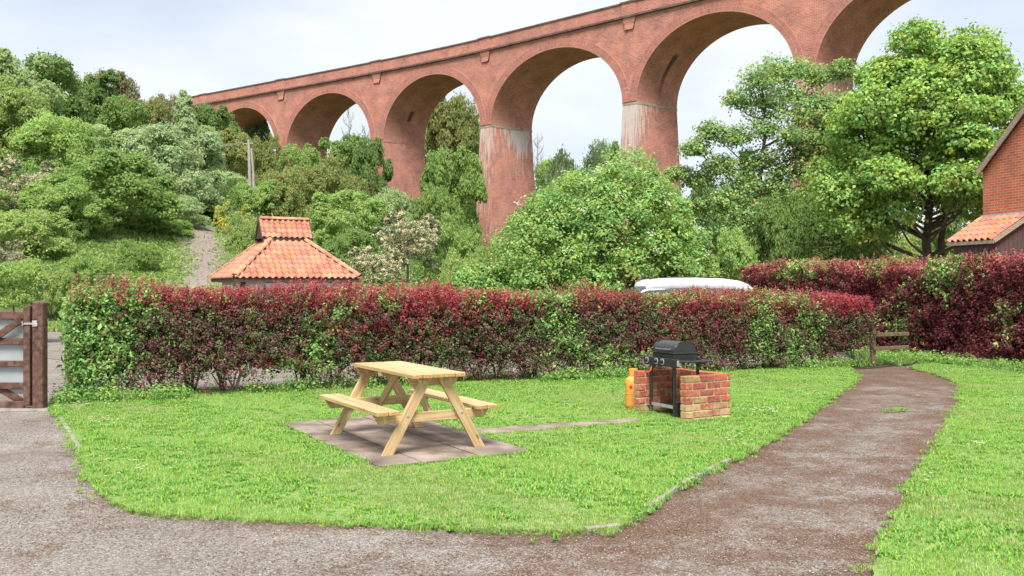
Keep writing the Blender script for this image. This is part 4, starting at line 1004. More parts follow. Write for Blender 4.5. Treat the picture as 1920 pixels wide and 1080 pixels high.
def limb_tree(name, x, Y, lobes, label, leaf, sub, per, col, seed, group=None, trunk_r=.2, trunk_top=None, sub_r=.22, up=-.6, bare=False, aspect=.6, flat=.6, droop=.2, cat='tree', mat=None, twigs=0, amp_c=.2, shell=.16):
    """tree whose limbs reach the clumps of its crown; lobes in metres relative to the foot (x right, y back, z up)"""
    r = np.random.default_rng(seed); X = at(x, Y); gz0 = float(terr(X, Y))
    o = empty(name, (X, Y, gz0), label=label, cat=cat, group=group)
    top = trunk_top or max(l[2] for l in lobes) * .8
    mb = MB(); P = []; k = 8
    for i in range(k + 1): P.append(Vector((r.normal() * .06 * top / 8 * (i > 0), r.normal() * .06 * top / 8, -.3 + (top + .3) * i / k)))
    mb.tube(P, [trunk_r * (1.15 - .95 * i / k) for i in range(k + 1)], 9)
    mb.obj('trunk', mat or M_bark, o, smooth=True, uv=False)
    mb = MB()
    for (lx, ly, lz, rx, rz) in lobes:
        h = min(max(lz - .55 * math.hypot(lx, ly) - .3 * rz, top * .22), top * .97); i = min(int(h / top * k), k - 1); f = h / top * k - i
        s = P[i].lerp(P[i + 1], f); e = Vector((lx, ly, lz)); m_ = s.lerp(e, .5) + Vector((r.normal() * .1, r.normal() * .1, -.12 * (e - s).length)) 
        rad = trunk_r * .42 * (1 - .5 * h / top)
        mb.tube([s, s.lerp(m_, .5) + Vector((0, 0, -.02)), m_, e], [rad, rad * .8, rad * .6, rad * .2], 6)
        for j in range(twigs):
            a = unit(r.normal(size=3)); a[2] = abs(a[2]) * .7 - .1; q = m_.lerp(e, r.uniform(.2, 1)); mb.tube([q, q + Vector(a * np.array([rx, rx, rz]) * .5) + Vector((0, 0, .03)), q + Vector(a * np.array([rx, rx, rz]) * .95)], [rad * .25, rad * .17, rad * .05], 4, cap=False)
    mb.obj('limbs', mat or M_bark, o, smooth=True, uv=False)
    if not bare:
        Pn, Nn, ID = crown_points(lobes, sub, per, r, sub_r=sub_r, flat=flat, up=up, shell=shell)
        c = vary(len(Pn), ID, col, r, amp_c=amp_c)
        s = leaf * r.uniform(.6, 1.3, len(Pn))
        link('crown', leaf_mesh('crown', Pn, Nn, s, c, M_leaf, aspect=aspect, jit=.5, droop=droop, r=r), o)
    return o

# the maple right of centre
r_ = np.random.default_rng(5); lob = []
env = [(-3.3, 5.6), (-2.9, 7.4), (-1.9, 9.2), (-.9, 10.2), (.3, 10.3), (1.3, 10.0), (.7, 9.3), (-.3, 9.4), (2.2, 9.2), (3.0, 7.8), (3.4, 6.2), (3.2, 4.9), (2.5, 4.5), (-2.8, 4.5), (-1.8, 4.2), (.9, 4.7), (-3.0, 3.9), (-2.3, 3.5), (-3.4, 4.8)]
for x_, z_ in env:
    s = r_.uniform(.75, 1.05); lob.append((x_, r_.uniform(-1.0, 1.0), z_, s, s * .85))
for i in range(72):
    h = r_.uniform(4.7, 9.6); pr = 3.1 * math.sqrt(max(.1, 1 - ((h - 6.2) / 4.4) ** 2)); a = i * 2.4; q = pr * r_.uniform(.5, 1.0)
    s = r_.uniform(.65, 1.15); lob.append((q * math.cos(a), q * math.sin(a), h, s, s * .75))
limb_tree('maple_tree', 1742, 34, lob, 'large bright green maple with two dark trunks behind the second hedge', .13, 110, 20, (.31, .46, .125), 51, trunk_r=.19, trunk_top=8.8, sub_r=.32, flat=.55, twigs=3, aspect=.75)
tm = bpy.data.objects['maple_tree']
MB().tube([(.62, .3, -.3), (.66, .3, 1.6), (.55, .25, 3.2), (.9, .2, 5.5)], [.17, .15, .12, .05], 9).obj('trunk', M_bark, tm, smooth=True, uv=False)
# airy alder in front of the fifth pier
lob = []
for (x_, z_, s) in [(-.2, 11.3, .8), (.8, 11.5, .7), (-1.2, 10.7, .7), (1.7, 11.0, .6), (2.4, 11.2, .45), (-1.9, 9.9, .6), (-.6, 9.9, .8), (.5, 10.2, .8), (1.5, 9.6, .7), (-2.4, 8.4, .6), (-3.1, 7.7, .5), (-1.5, 8.2, .6), (-3.5, 6.6, .45), (-2.6, 6.4, .6), (-1.8, 6.9, .6), (0, 8.6, .9), (1.0, 8.2, .7), (2.2, 8.0, .7), (2.9, 7.2, .7), (1.6, 6.6, .8), (3.4, 5.8, .8), (2.6, 5.0, .9), (3.7, 4.4, .8), (-2.6, 5.2, .5), (-1.6, 5.4, .6), (1.2, 5.2, .8), (4.4, 5.2, .6), (3.2, 3.4, .8), (1.8, 3.6, .9), (4.3, 3.5, .7), (0, 7.2, .9), (.8, 6.2, .9), (-.9, 6.0, .8), (0, 5.0, 1.0), (-1.0, 4.2, .9), (1.5, 7.6, .8), (.8, 9.2, .8), (2.8, 6.2, .9), (3.0, 4.4, 1.0), (2.4, 2.6, 1.0), (4.0, 2.6, .9), (5.0, 4.2, .7), (5.2, 3.0, .8), (.9, 3.0, 1.0), (3.6, 7.6, .6), (4.0, 6.4, .8), (2.6, 8.6, .7), (4.6, 6.0, .6), (2.0, 5.6, .9), (2.9, 9.0, .5), (3.6, 8.6, .5), (4.3, 7.2, .6), (3.2, 6.9, .7), (4.9, 7.0, .5), (5.2, 5.2, .7), (3.0, 5.4, .8), (3.9, 5.0, .8), (2.2, 9.6, .5), (-.6, 4.6, .8), (-1.9, 3.9, .7), (-2.6, 3.4, .6)]:
    lob.append((x_ + (.9 if z_ > 9 else .25 if z_ > 7 else 0), r_.uniform(-.9, .9), z_ * .94, s * 1.3, s * .95))
limb_tree('alder_tree', 1428, 40, lob, 'airy light tree with sky showing through its crown and dark ivy on its trunk', .115, 90, 18, (.29, .41, .15), 52, trunk_r=.16, trunk_top=10.4, sub_r=.42, twigs=5, aspect=.8, shell=.55)
al = bpy.data.objects['alder_tree']
rr2 = np.random.default_rng(9); n = 9000; zq = rr2.uniform(1, 8.3, n); aq = rr2.uniform(0, 6.28, n); rq = (.75 - .055 * zq) * (1 + .3 * np.sin(zq * 3 + aq * 2)) * rr2.uniform(.7, 1.1, n)
link('ivy', leaf_mesh('ivy', np.c_[rq * np.cos(aq), rq * np.sin(aq), zq], np.c_[np.cos(aq), np.sin(aq), np.full(n, .4)], rr2.uniform(.1, .2, n), np.array([.10, .20, .06]) * rr2.uniform(.6, 1.4, (n, 1)), M_leaf, aspect=.8, jit=.4, droop=.5, r=rr2), al)
# the big dome shaped elder
lob = []; r_ = np.random.default_rng(6)
for i in range(70):
    u = (i + .5) / 70; el = math.asin(u * .98); a = i * 2.39996
    Wd, Hd = 3.20, 5.45
    s = r_.uniform(.55, .95); q = math.cos(el)
    lob.append((Wd * q * math.cos(a), Wd * .8 * q * math.sin(a), .2 + Hd * math.sin(el) ** .85 * .97 * (.93 + .07 * math.cos(a)), s * 1.05, s * .8))
for i in range(14):
    a = i * .45; lob.append((-3.9 + .35 * math.cos(a * 3), -.6 + .5 * math.sin(a * 2), .6 + 1.2 * r_.uniform(), .6, .5))
elder = limb_tree('elder_bush', 1124, 31, lob, 'huge dome shaped bright green elder bush behind the parked car', .115, 76, 22, (.29, .44, .135), 53, trunk_r=.2, trunk_top=3.6, sub_r=.34, up=-.45, cat='bush', twigs=0, aspect=.6, amp_c=.15, flat=.7)
n = 26; fp = []
for i in range(n):
    a = r_.uniform(0, 6.28); el = r_.uniform(.2, 1.4); fp.append((3.95 * math.cos(el) * math.cos(a), -abs(3.3 * math.cos(el) * math.sin(a)) - .35, .4 + 5.2 * math.sin(el)))
fp = np.array(fp); Pf = (fp[:, None] + r_.normal(size=(n, 14, 3)) * [.10, .05, .06]).reshape(-1, 3)
link('blossom', leaf_mesh('blossom', Pf, np.tile([0, -.6, .8], (len(Pf), 1)), .05, np.tile([.75, .74, .62], (len(Pf), 1)), M_leaf, aspect=.9, r=r_), elder)
# bare trees on the skyline
def bare_tree(x, ytop, Y, w, label, seed, n=16):
    r = np.random.default_rng(seed); X = at(x, Y); g0 = float(terr(X, Y)); Ht = zz(ytop, Y) - g0; o = empty('bare_tree', (X, Y, g0), label=label, cat='tree', group='bare trees seen through the arches')
    mb = MB(); mb.tube([(0, 0, -.3), (.1, 0, Ht * .5), (0, 0, Ht)], [.16, .1, .03], 6); mb.obj('trunk', M_palebark, o, smooth=True, uv=False)
    mb = MB()
    for i in range(n):
        h = Ht * (.3 + .65 * i / n); a = i * 2.4; L = w * (1.1 - h / Ht) * r.uniform(.7, 1.2) + .5; e = Vector((math.cos(a) * L, math.sin(a) * L, h + L * .9)); s = Vector((0, 0, h)); m_ = s.lerp(e, .5) - Vector((0, 0, .15 * L))
        mb.tube([s, m_, e], [.07, .05, .02], 4, cap=False)
        for j in range(6):
            q = s.lerp(e, r.uniform(.3, 1)); mb.tube([q, q + Vector((r.normal() * .4, r.normal() * .4, r.uniform(.5, 1.2)))], [.03, .012], 3, cap=False)
    mb.obj('twigs', M_palebark, o, uv=False)
bare_tree(654, 196, 150, 2.2, 'thin leafless tree seen through the second arch from the left', 1)
bare_tree(684, 236, 160, 2.0, 'short leafless tree beside the right edge of the second arch', 2)
bare_tree(1008, 250, 140, 2.6, 'leafless grey twiggy tree just right of the tall streaked pier', 3, n=22)
# ------------------------------------------------------------------ hedges
C_RED = np.array([.45, .082, .10]); C_PINK = np.array([.64, .21, .20]); C_PUR = np.array([.215, .082, .095]); C_OLV = np.array([.19, .18, .10]); C_GRN = np.array([.25, .42, .13]); C_DGR = np.array([.14, .22, .07]); C_MAR = np.array([.25, .072, .08]); C_YEL = np.array([.46, .50, .20])
def hedge(name, label, a, b, depth, z_top, seed, dens, leaf, paint, thin=None, shoots=1.0, ends=(1, 0), stems=True, bulge=.10, stemseed=3, front_sign=1):
    """row of shrubs from a to b (ground line of its front face); z_top(s) gives its height"""
    r = np.random.default_rng(seed); a = np.array(a); b = np.array(b); L = np.linalg.norm(b - a); u = (b - a) / L; nb = np.array([-u[1], u[0]]) * front_sign
    o = empty(name, (a[0], a[1], 0), label=label, cat='hedge')
    zt = lambda s: z_top(s / L)
    zavg = zt(L / 2)
    S = []; D = []; Z = []; DIR = []; K = []
    def addp(s, d, z, dr, kind):
        S.append(s); D.append(d); Z.append(z); DIR.append(dr); K.append(np.full(len(s), kind))
    n = int(L * zavg * dens); s = r.uniform(0, L, n); z = r.uniform(.04, 1, n) * zt(s); inner = np.abs(r.normal(size=n)) * .13
    addp(s, inner, z, np.c_[r.normal(size=n) * .5, -np.ones(n) * .7, .55 + .4 * r.normal(size=n)], 0)
    n = int(L * depth * dens * .65); s = r.uniform(0, L, n); d = r.uniform(0, depth, n); addp(s, d, zt(s) - np.abs(r.normal(size=n)) * .06, np.c_[r.normal(size=n) * .3, r.normal(size=n) * .3, np.ones(n)], 1)
    n = int(L * zavg * dens * .22); s = r.uniform(0, L, n); addp(s, depth - np.abs(r.normal(size=n)) * .1, r.uniform(.1, 1, n) * zt(s), np.c_[r.normal(size=n) * .5, np.ones(n), .5 * np.ones(n)], 2)
    for e in (0, 1):
        if ends[e]:
            n = int(depth * zavg * dens); s = np.abs(r.normal(size=n)) * .1; s = s if e == 0 else L - s
            addp(s, r.uniform(0, depth, n), r.uniform(.03, 1, n) * zt(s), np.c_[np.full(n, -1. if e == 0 else 1.), r.normal(size=n) * .4, .5 * np.ones(n)], 0)
    n = int(L * zavg * dens * .8); s = r.uniform(0, L, n); addp(s, r.uniform(.15, depth - .1, n), r.uniform(.30 if thin is not None else .04, .95, n) * zt(s), r.normal(size=(n, 3)), 3)
    # upright young shoots that stick out of the top
    n = int(L * 48 * shoots); s = r.uniform(0, L, n); q = np.clip(.5 + .8 * snoise(np.c_[s, s * 0, s * 0], 1.6, seed + 5), .15, 1.3)
    m = r.integers(3, 8, n); hh = np.repeat(r.uniform(.05, .30, n) * q, m); ss = np.repeat(s, m); fr = r.uniform(0, 1, len(ss)); dd = np.repeat(r.uniform(-.03, depth, n), m)
    addp(ss + r.normal(size=len(ss)) * .012, dd, zt(ss) + hh * fr, np.c_[r.normal(size=(len(ss), 2)) * .15, np.ones(len(ss))], 4)
    S = np.concatenate(S); D = np.concatenate(D); Z = np.concatenate(Z); DIR = np.concatenate(DIR); K = np.concatenate(K)
    q3 = np.c_[S, D, Z]; bump = bulge * snoise(q3, 2.2, seed) + bulge * .6 * snoise(q3, 5.5, seed + 1)
    D = np.where(K == 0, D - bump, D); Z = np.where((K == 1) | (K == 4), Z + bump * .55, Z)
    fr = Z / np.maximum(zt(S), .1)
    keep = np.ones(len(S), bool)
    if thin is not None: keep = r.uniform(size=len(S)) < thin(S, Z, q3)
    S, D, Z, DIR, K, q3, fr = S[keep], D[keep], Z[keep], DIR[keep], K[keep], q3[keep], fr[keep]
    col, big = paint(S, D, Z, fr, K, q3, r, L)
    per = 12; n = len(S); Dn = unit(DIR)
    W = S[:, None] * np.r_[u, 0][None] + D[:, None] * np.r_[nb, 0][None]; W[:, 2] = Z
    Dw = Dn[:, :1] * np.r_[u, 0] + Dn[:, 1:2] * np.r_[nb, 0]; Dw[:, 2] = Dn[:, 2]
    ln = r.uniform(.08, .17, n) * np.where(K == 4, .8, 1) ; tpos = np.linspace(-.2, 1, per)[None, :, None]
    off = r.normal(size=(n, per, 3)) * (.022 * np.where(K == 4, .45, 1))[:, None, None] * big[:, None, None]
    P = W[:, None] + Dw[:, None] * ln[:, None, None] * tpos + off
    ax = Dw[:, None] * .8 + unit(off) * .9
    lc = np.clip(col[:, None] * (1 + .22 * r.normal(size=(n, per, 1))), .004, .9)
    sz = leaf * r.uniform(.65, 1.3, (n, per)) * big[:, None] * np.where(K == 4, .75, 1)[:, None]
    Nn = off * 20 + Dw[:, None] * .5 + [0, 0, .5] - .25 * np.r_[nb, 0]
    me = leaf_mesh('foliage', P.reshape(-1, 3), Nn.reshape(-1, 3), sz.ravel(), lc.reshape(-1, 3), M_leaf, aspect=.55, jit=.5, axis=ax.reshape(-1, 3), r=r)
    link('foliage', me, o)
    if stems:
        ns = int(L / .42)
        for i in range(ns):
            s0 = (i + .5) * L / ns + r.normal() * .08; d0 = r.uniform(.25, .55); mb = MB()
            for k in range(r.integers(3, 6)):
                x1 = s0 + r.normal() * .12; x2 = x1 + r.normal() * .18; x3 = x2 + r.normal() * .16; dd = max(.38, d0 + r.normal() * .10)
                def w3(s, d, z): return tuple(np.r_[u * s + nb * d, z])
                rd = r.uniform(.010, .022)
                mb.tube([w3(s0 + r.normal() * .03, d0, -.03), w3(x1, dd, .3), w3(x2, dd - .12, .7), w3(x3, max(.2, dd - .15 + r.normal() * .06), zt(np.array(s0)) * .8)], [rd * 1.3, rd, rd * .7, rd * .25], 5, cap=False)
                for j in range(3):
                    q = Vector(w3(x1, dd, .3)).lerp(Vector(w3(x2, dd - .12, .7)), r.uniform(-.4, 1)); mb.tube([q, q + Vector((r.normal() * .15, r.normal() * .12, r.uniform(.05, .3)))], [rd * .45, rd * .15], 4, cap=False)
            mb.obj('stem', M_bark if r.uniform() < .7 else M_palebark, o, smooth=True, uv=False)
    return o
HA, HB = (-5.72, 12.15), (6.84, 17.67); _hL = math.hypot(HB[0] - HA[0], HB[1] - HA[1])
def s_of_x(x):      # photo column -> distance along the front face
    k = (x - 960) / FPX; ux, uy = (HB[0] - HA[0]) / _hL, (HB[1] - HA[1]) / _hL
    return (k * HA[1] - HA[0]) / (ux - k * uy)
GREEN = [(175, 80, .9, .72, .62), (120, 45, .5, .5, .62), (250, 50, 1.25, .22, .5), (595, 28, .55, .35, .55), (560, 55, .22, .18, .6), (640, 20, 1.15, .16, .35), (1050, 30, .8, .5, .5), (1040, 50, 1.3, .10, .5), (1150, 55, .3, .22, .55), (1085, 40, .45, .25, .45),
         (1428, 22, .75, .6, .55), (1520, 22, .75, .5, .42), (1470, 45, 1.25, .08, .35), (1490, 20, .35, .3, .5), (900, 20, 1.3, .08, .4), (720, 16, 1.2, .1, .4), (1250, 35, 1.25, .10, .4), (810, 30, .2, .12, .3)]
def paint1(S, D, Z, fr, K, q3, r, L):
    n = len(S); n1 = snoise(q3 * [1, 1, .8], 2.6, 21); n2 = snoise(q3, 6.5, 22); n3 = snoise(q3, 1.3, 23)
    g = np.zeros(n)
    for x, hw, z, hz, amp in GREEN:
        sc_ = s_of_x(x); hs_ = abs(s_of_x(x + hw) - sc_); g = np.maximum(g, amp * np.exp(-((S - sc_) / hs_) ** 2 - ((Z - z) / hz) ** 2))
    left = S < s_of_x(205) + .15 * n3; g = np.maximum(g, np.where(left, .80 * (fr < .95), 0))
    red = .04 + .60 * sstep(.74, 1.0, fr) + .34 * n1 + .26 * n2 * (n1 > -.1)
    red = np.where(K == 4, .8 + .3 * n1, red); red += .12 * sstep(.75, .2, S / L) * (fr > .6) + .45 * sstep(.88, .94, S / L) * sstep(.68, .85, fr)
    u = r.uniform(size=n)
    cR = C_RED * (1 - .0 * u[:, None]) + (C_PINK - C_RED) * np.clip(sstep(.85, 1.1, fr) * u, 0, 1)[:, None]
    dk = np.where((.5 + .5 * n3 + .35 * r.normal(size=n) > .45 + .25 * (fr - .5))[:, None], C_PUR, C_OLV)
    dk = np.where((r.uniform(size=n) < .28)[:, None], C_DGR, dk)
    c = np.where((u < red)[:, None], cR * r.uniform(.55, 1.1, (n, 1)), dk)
    isg = (r.uniform(size=n) < g * 1.55 + .3 * (g > .25) * n2)
    gc = C_GRN * r.uniform(.7, 1.25, (n, 1)); gc = np.where((r.uniform(size=n) < .12)[:, None], C_YEL * .8, gc)
    topg = (fr > .96) & (n3 > .25) & (r.uniform(size=n) < .35); c = np.where(topg[:, None], C_YEL * r.uniform(.5, 1, (n, 1)), c)
    c = np.where(isg[:, None], gc, c); big = np.where(isg, 1.35, 1.0) * np.where(K == 3, 2.1, np.where(K == 2, 1.3, 1))
    return c * r.uniform(.8, 1.2, (n, 1)), big
def thin1(S, Z, q3):
    a, b = s_of_x(325), s_of_x(610); w = sstep(a - .1, a + .25, S) * sstep(b + .1, b - .4, S)
    hole = np.clip(.5 + 1.2 * snoise(q3 * [1, 0, 1], 3.2, 77), 0, 1)
    t = 1 - w * sstep(.42, .18, Z) * (.35 + .6 * hole)
    t *= 1 - .65 * sstep(.20, .05, Z) * (S > s_of_x(260))
    c_, d_ = s_of_x(1560), _hL; t *= 1 - .85 * sstep(.75, .35, Z) * sstep(c_, c_ + .9, S)
    return t
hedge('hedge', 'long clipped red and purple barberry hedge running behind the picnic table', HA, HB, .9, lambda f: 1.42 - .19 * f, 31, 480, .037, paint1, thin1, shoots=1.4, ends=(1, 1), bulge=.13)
H2A, H2B = (6.25, 25.5), (10.5, 13.8)
def paint2(S, D, Z, fr, K, q3, r, L):
    n = len(S); n1 = snoise(q3, 2.2, 31); n2 = snoise(q3, 6, 32); n3 = snoise(q3, 1.1, 33); u = r.uniform(size=n)
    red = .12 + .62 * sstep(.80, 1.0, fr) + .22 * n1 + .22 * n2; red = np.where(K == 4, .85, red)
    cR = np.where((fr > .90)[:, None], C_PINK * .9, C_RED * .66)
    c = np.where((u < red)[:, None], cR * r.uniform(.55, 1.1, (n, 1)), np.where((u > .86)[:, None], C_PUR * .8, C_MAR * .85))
    g = .75 * (np.exp(-((S - 7.2) / .5) ** 2 - ((Z - 1.8) / .45) ** 2)) + .7 * np.exp(-((S - 9.75) / .35) ** 2 - ((Z - 1.45) / .6) ** 2) + .6 * np.exp(-((S - 2.3) / 1.0) ** 2 - ((Z - 1.9) / .3) ** 2) + .55 * np.exp(-((S - 5.2) / .35) ** 2 - ((Z - 1.95) / .2) ** 2) + .5 * np.exp(-((S - 8.6) / .25) ** 2 - ((Z - .9) / .35) ** 2) + .5 * np.exp(-((S - 5.9) / .4) ** 2 - ((Z - .75) / .4) ** 2) + .6 * np.exp(-((S - 6.0) / .15) ** 2 - ((Z - 1.45) / .12) ** 2)
    isg = r.uniform(size=n) < g * 1.2 + .4 * (g > .25) * n2
    gc = np.where((r.uniform(size=n) < .45)[:, None], C_YEL * .85, C_GRN) * r.uniform(.7, 1.2, (n, 1))
    c = np.where(isg[:, None], gc, c)
    return c * r.uniform(.8, 1.2, (n, 1)), np.where(isg, 1.4, 1.05) * np.where(K == 3, 1.9, 1)
hedge('hedge', 'taller dark maroon barberry hedge at the right in front of the shed', H2A, H2B, 1.1, lambda f: 1.96 + .05 * np.sin(f * 9), 37, 300, .048, paint2, None, shoots=1.3, ends=(1, 0), stems=False, bulge=.14, front_sign=1)

# ------------------------------------------------------------------ post and rail fence at the end of the path
M_fence = noisy('weathered_fence_wood', (0.11, 0.065, 0.045), (0.22, 0.14, 0.10), 7, 0.85, 0.3, stretch=(1, 1, 4))
M_fence2 = noisy('green_stained_rail', (0.11, 0.075, 0.04), (0.21, 0.15, 0.085), 7, 0.85, 0.3, stretch=(3, 1, 1))
fence = empty('rail_fence', (6.86, 17.75, 0), math.atan2(.55, 1.0), label='low weathered post and rail fence between the two hedges', cat='fence')
for px_, in ((0,),):
    MB().box((px_, 0, .34), (.095, .08, .80)).obj('post', M_fence, fence, bevel=.008)
for zr in (.35, .61): MB().box((.44, -.065, zr), (.98, .035, .07)).obj('rail', M_fence2, fence, bevel=.006)

# ------------------------------------------------------------------ gate
M_gate = noisy('brown_stained_timber', (0.045, 0.025, 0.018), (0.115, 0.062, 0.045), 10, 0.75, 0.35, stretch=(1.5, 1.5, 1.5), c3=(0.18, 0.105, 0.08))
M_galv = noisy('galvanised_steel', (0.42, 0.42, 0.42), (0.60, 0.60, 0.60), 20, 0.45, 0.1, metal=0.6)
GY0 = 11.62
post = empty('gate_post', (at(75, GY0), GY0, 0), label='thick square brown gate post at the left end of the hedge', cat='post')
MB().box((0, 0, .66), (.135, .135, 1.36)).obj('post_shaft', M_gate, post, bevel=.012)
MB().box((0, 0, 1.345), (.125, .125, .02), taper=.6).obj('post_cap', M_gate, post)
k_ = MB(); k_.box((-.03, -.074, 1.075), (.06, .012, .075)); k_.box((.0, -.084, 1.06), (.025, .025, .035)); k_.obj('catch', M_galv, post, bevel=.004)
post2 = empty('gate_post', (at(75, GY0) - 3.35, GY0, 0), label='brown gate post carrying the hinges, beyond the left edge', cat='post')
MB().box((0, 0, .66), (.135, .135, 1.36)).obj('post_shaft', M_gate, post2, bevel=.012)
gate = empty('field_gate', (at(75, GY0) - .085, GY0, 0), label='brown five bar wooden gate closed across the drive at the left', cat='gate')
st_ = MB(); st_.box((-.065, 0, .64), (.085, .075, 1.18)); st_.obj('stile', M_gate, gate, bevel=.006)
MB().add([(-.11, -.035, 1.23), (-.022, -.035, 1.23), (-.022, -.035, 1.29), (-.05, -.035, 1.31), (-.09, -.035, 1.29), (-.11, .035, 1.23), (-.022, .035, 1.23), (-.022, .035, 1.29), (-.05, .035, 1.31), (-.09, .035, 1.29)],
         [(4, 3, 2, 1, 0), (5, 6, 7, 8, 9), (0, 1, 6, 5), (1, 2, 7, 6), (2, 3, 8, 7), (3, 4, 9, 8), (4, 0, 5, 9)]).obj('stile_head', M_gate, gate)
MB().box((-3.12, 0, .62), (.09, .075, 1.2)).obj('stile', M_gate, gate, bevel=.006)
for zc, hh in ((1.175, .095), (.855, .085), (.575, .075), (.300, .08), (.060, .095)):
    MB().box((-1.6, 0.0, zc), (2.98, .045, hh)).obj('bar', M_gate, gate, bevel=.006)
MB().bar((-.14, -.035, 1.12), (-1.55, -.035, .12), .03, .085, up=(0, 0, 1)).obj('brace', M_gate, gate, bevel=.004)
MB().bar((-3.05, -.038, 1.12), (-1.6, -.038, .12), .03, .085, up=(0, 0, 1)).obj('brace', M_gate, gate, bevel=.004)
MB().bar((-.16, .036, .10), (-.85, .036, .50), .03, .085, up=(0, 0, 1)).obj('brace', M_gate, gate, bevel=.004)
lt_ = MB(); lt_.box((-.04, -.046, 1.075), (.12, .010, .022)); lt_.tube([(-.10, -.052, 1.05), (-.10, -.07, 1.05), (-.10, -.07, 1.11)], .006, 6); lt_.obj('latch', M_galv, gate)
def sheet_mat():
    m, nt, b = new_mat('pale_plastic_sheet')
    t = N(nt, 'ShaderNodeTexCoord'); n1 = N(nt, 'ShaderNodeTexNoise'); n1.inputs['Scale'].default_value = 2; nt.links.new(t.outputs['Object'], n1.inputs['Vector'])
    r1 = ramp(nt, [(0.3, (0.36, 0.41, 0.42)), (0.7, (0.47, 0.50, 0.51))]); nt.links.new(n1.outputs[0], r1.inputs[0]); nt.links.new(r1.outputs[0], b.inputs['Base Color']); b.inputs['Roughness'].default_value = .4
    tr = N(nt, 'ShaderNodeBsdfTransparent'); ms = N(nt, 'ShaderNodeMixShader'); ms.inputs[0].default_value = .22
    nt.links.new(b.outputs[0], ms.inputs[1]); nt.links.new(tr.outputs[0], ms.inputs[2]); nt.links.new(ms.outputs[0], nt.nodes['Material Output'].inputs[0]); return m
MB().box((-1.60, .045, .67), (2.98, .008, .96)).obj('sheet', sheet_mat(), gate, k=dict(label='pale blue grey sheet fixed behind the gate bars'))
M_conc = noisy('concrete', (0.16, 0.14, 0.11), (0.27, 0.24, 0.21), 9, 0.9, 0.3, c3=(0.36, 0.33, 0.30))
MB().box((-7.6, 11.62, .0), (4.2, .42, .05)).obj('threshold', M_conc, k=dict(kind='structure'), bevel=.01)

# ------------------------------------------------------------------ picnic table
def pine_mat():
    m, nt, b = new_mat('treated_pine')
    t = N(nt, 'ShaderNodeTexCoord'); oi = N(nt, 'ShaderNodeObjectInfo')
    mp = N(nt, 'ShaderNodeMapping'); mp.inputs['Scale'].default_value = (9, 9, 1.2)
    uvn = N(nt, 'ShaderNodeUVMap'); uvn.uv_map = 'UVMap'
    ad = N(nt, 'ShaderNodeVectorMath'); ad.operation = 'ADD'
    nt.links.new(uvn.outputs[0], mp.inputs[0]); mp.inputs['Scale'].default_value = (1.3, 26, 1)
    nt.links.new(mp.outputs[0], ad.inputs[0]); cb = N(nt, 'ShaderNodeCombineXYZ'); ml = N(nt, 'ShaderNodeMath'); ml.operation = 'MULTIPLY'; ml.inputs[1].default_value = 37
    nt.links.new(oi.outputs['Random'], ml.inputs[0]); nt.links.new(ml.outputs[0], cb.inputs[0]); nt.links.new(ml.outputs[0], cb.inputs[1]); nt.links.new(cb.outputs[0], ad.inputs[1])
    n1 = N(nt, 'ShaderNodeTexNoise'); n1.inputs['Scale'].default_value = 1.6; n1.inputs['Detail'].default_value = 6; n1.inputs['Distortion'].default_value = .4; nt.links.new(ad.outputs[0], n1.inputs['Vector'])
    r1 = ramp(nt, [(0.28, (0.38, 0.25, 0.12)), (0.5, (0.53, 0.385, 0.205)), (0.75, (0.63, 0.49, 0.29))]); nt.links.new(n1.outputs[0], r1.inputs[0])
    v = N(nt, 'ShaderNodeTexVoronoi'); v.inputs['Scale'].default_value = 1; mp2 = N(nt, 'ShaderNodeMapping'); mp2.inputs['Scale'].default_value = (3.2, 9, 1); nt.links.new(uvn.outputs[0], mp2.inputs[0])
    a2 = N(nt, 'ShaderNodeVectorMath'); a2.operation = 'ADD'; nt.links.new(mp2.outputs[0], a2.inputs[0]); nt.links.new(cb.outputs[0], a2.inputs[1]); nt.links.new(a2.outputs[0], v.inputs['Vector'])
    r2 = ramp(nt, [(0.05, (0.35, 0.28, 0.22)), (0.11, (1, 1, 1))]); nt.links.new(v.outputs['Distance'], r2.inputs[0])
    mm = N(nt, 'ShaderNodeMix'); mm.data_type = 'RGBA'; mm.blend_type = 'MULTIPLY'; mm.inputs[0].default_value = 1; nt.links.new(r1.outputs[0], mm.inputs[6]); nt.links.new(r2.outputs[0], mm.inputs[7])
    r3 = ramp(nt, [(0, (0.86, 0.84, 0.80)), (1, (1.08, 1.06, 1.05))]); nt.links.new(oi.outputs['Random'], r3.inputs[0])
    m3 = N(nt, 'ShaderNodeMix'); m3.data_type = 'RGBA'; m3.blend_type = 'MULTIPLY'; m3.inputs[0].default_value = 1; nt.links.new(mm.outputs[2], m3.inputs[6]); nt.links.new(r3.outputs[0], m3.inputs[7])
    nt.links.new(m3.outputs[2], b.inputs['Base Color']); b.inputs['Roughness'].default_value = .6; b.inputs['Specular IOR Level'].default_value = .25
    bp = N(nt, 'ShaderNodeBump'); bp.inputs['Strength'].default_value = .25; bp.inputs['Distance'].default_value = .003; nt.links.new(n1.outputs[0], bp.inputs['Height']); nt.links.new(bp.outputs[0], b.inputs['Normal'])
    return m
M_pine = pine_mat()
M_endgrain = noisy('pine_end_grain', (0.40, 0.20, 0.07), (0.56, 0.33, 0.14), 60, 0.8, 0.2)
table = empty('picnic_table', (-1.045, 9.07, .044), math.atan2(ub[1], ub[0]), label='pale new wooden picnic table with attached benches standing on stone slabs', cat='picnic table')
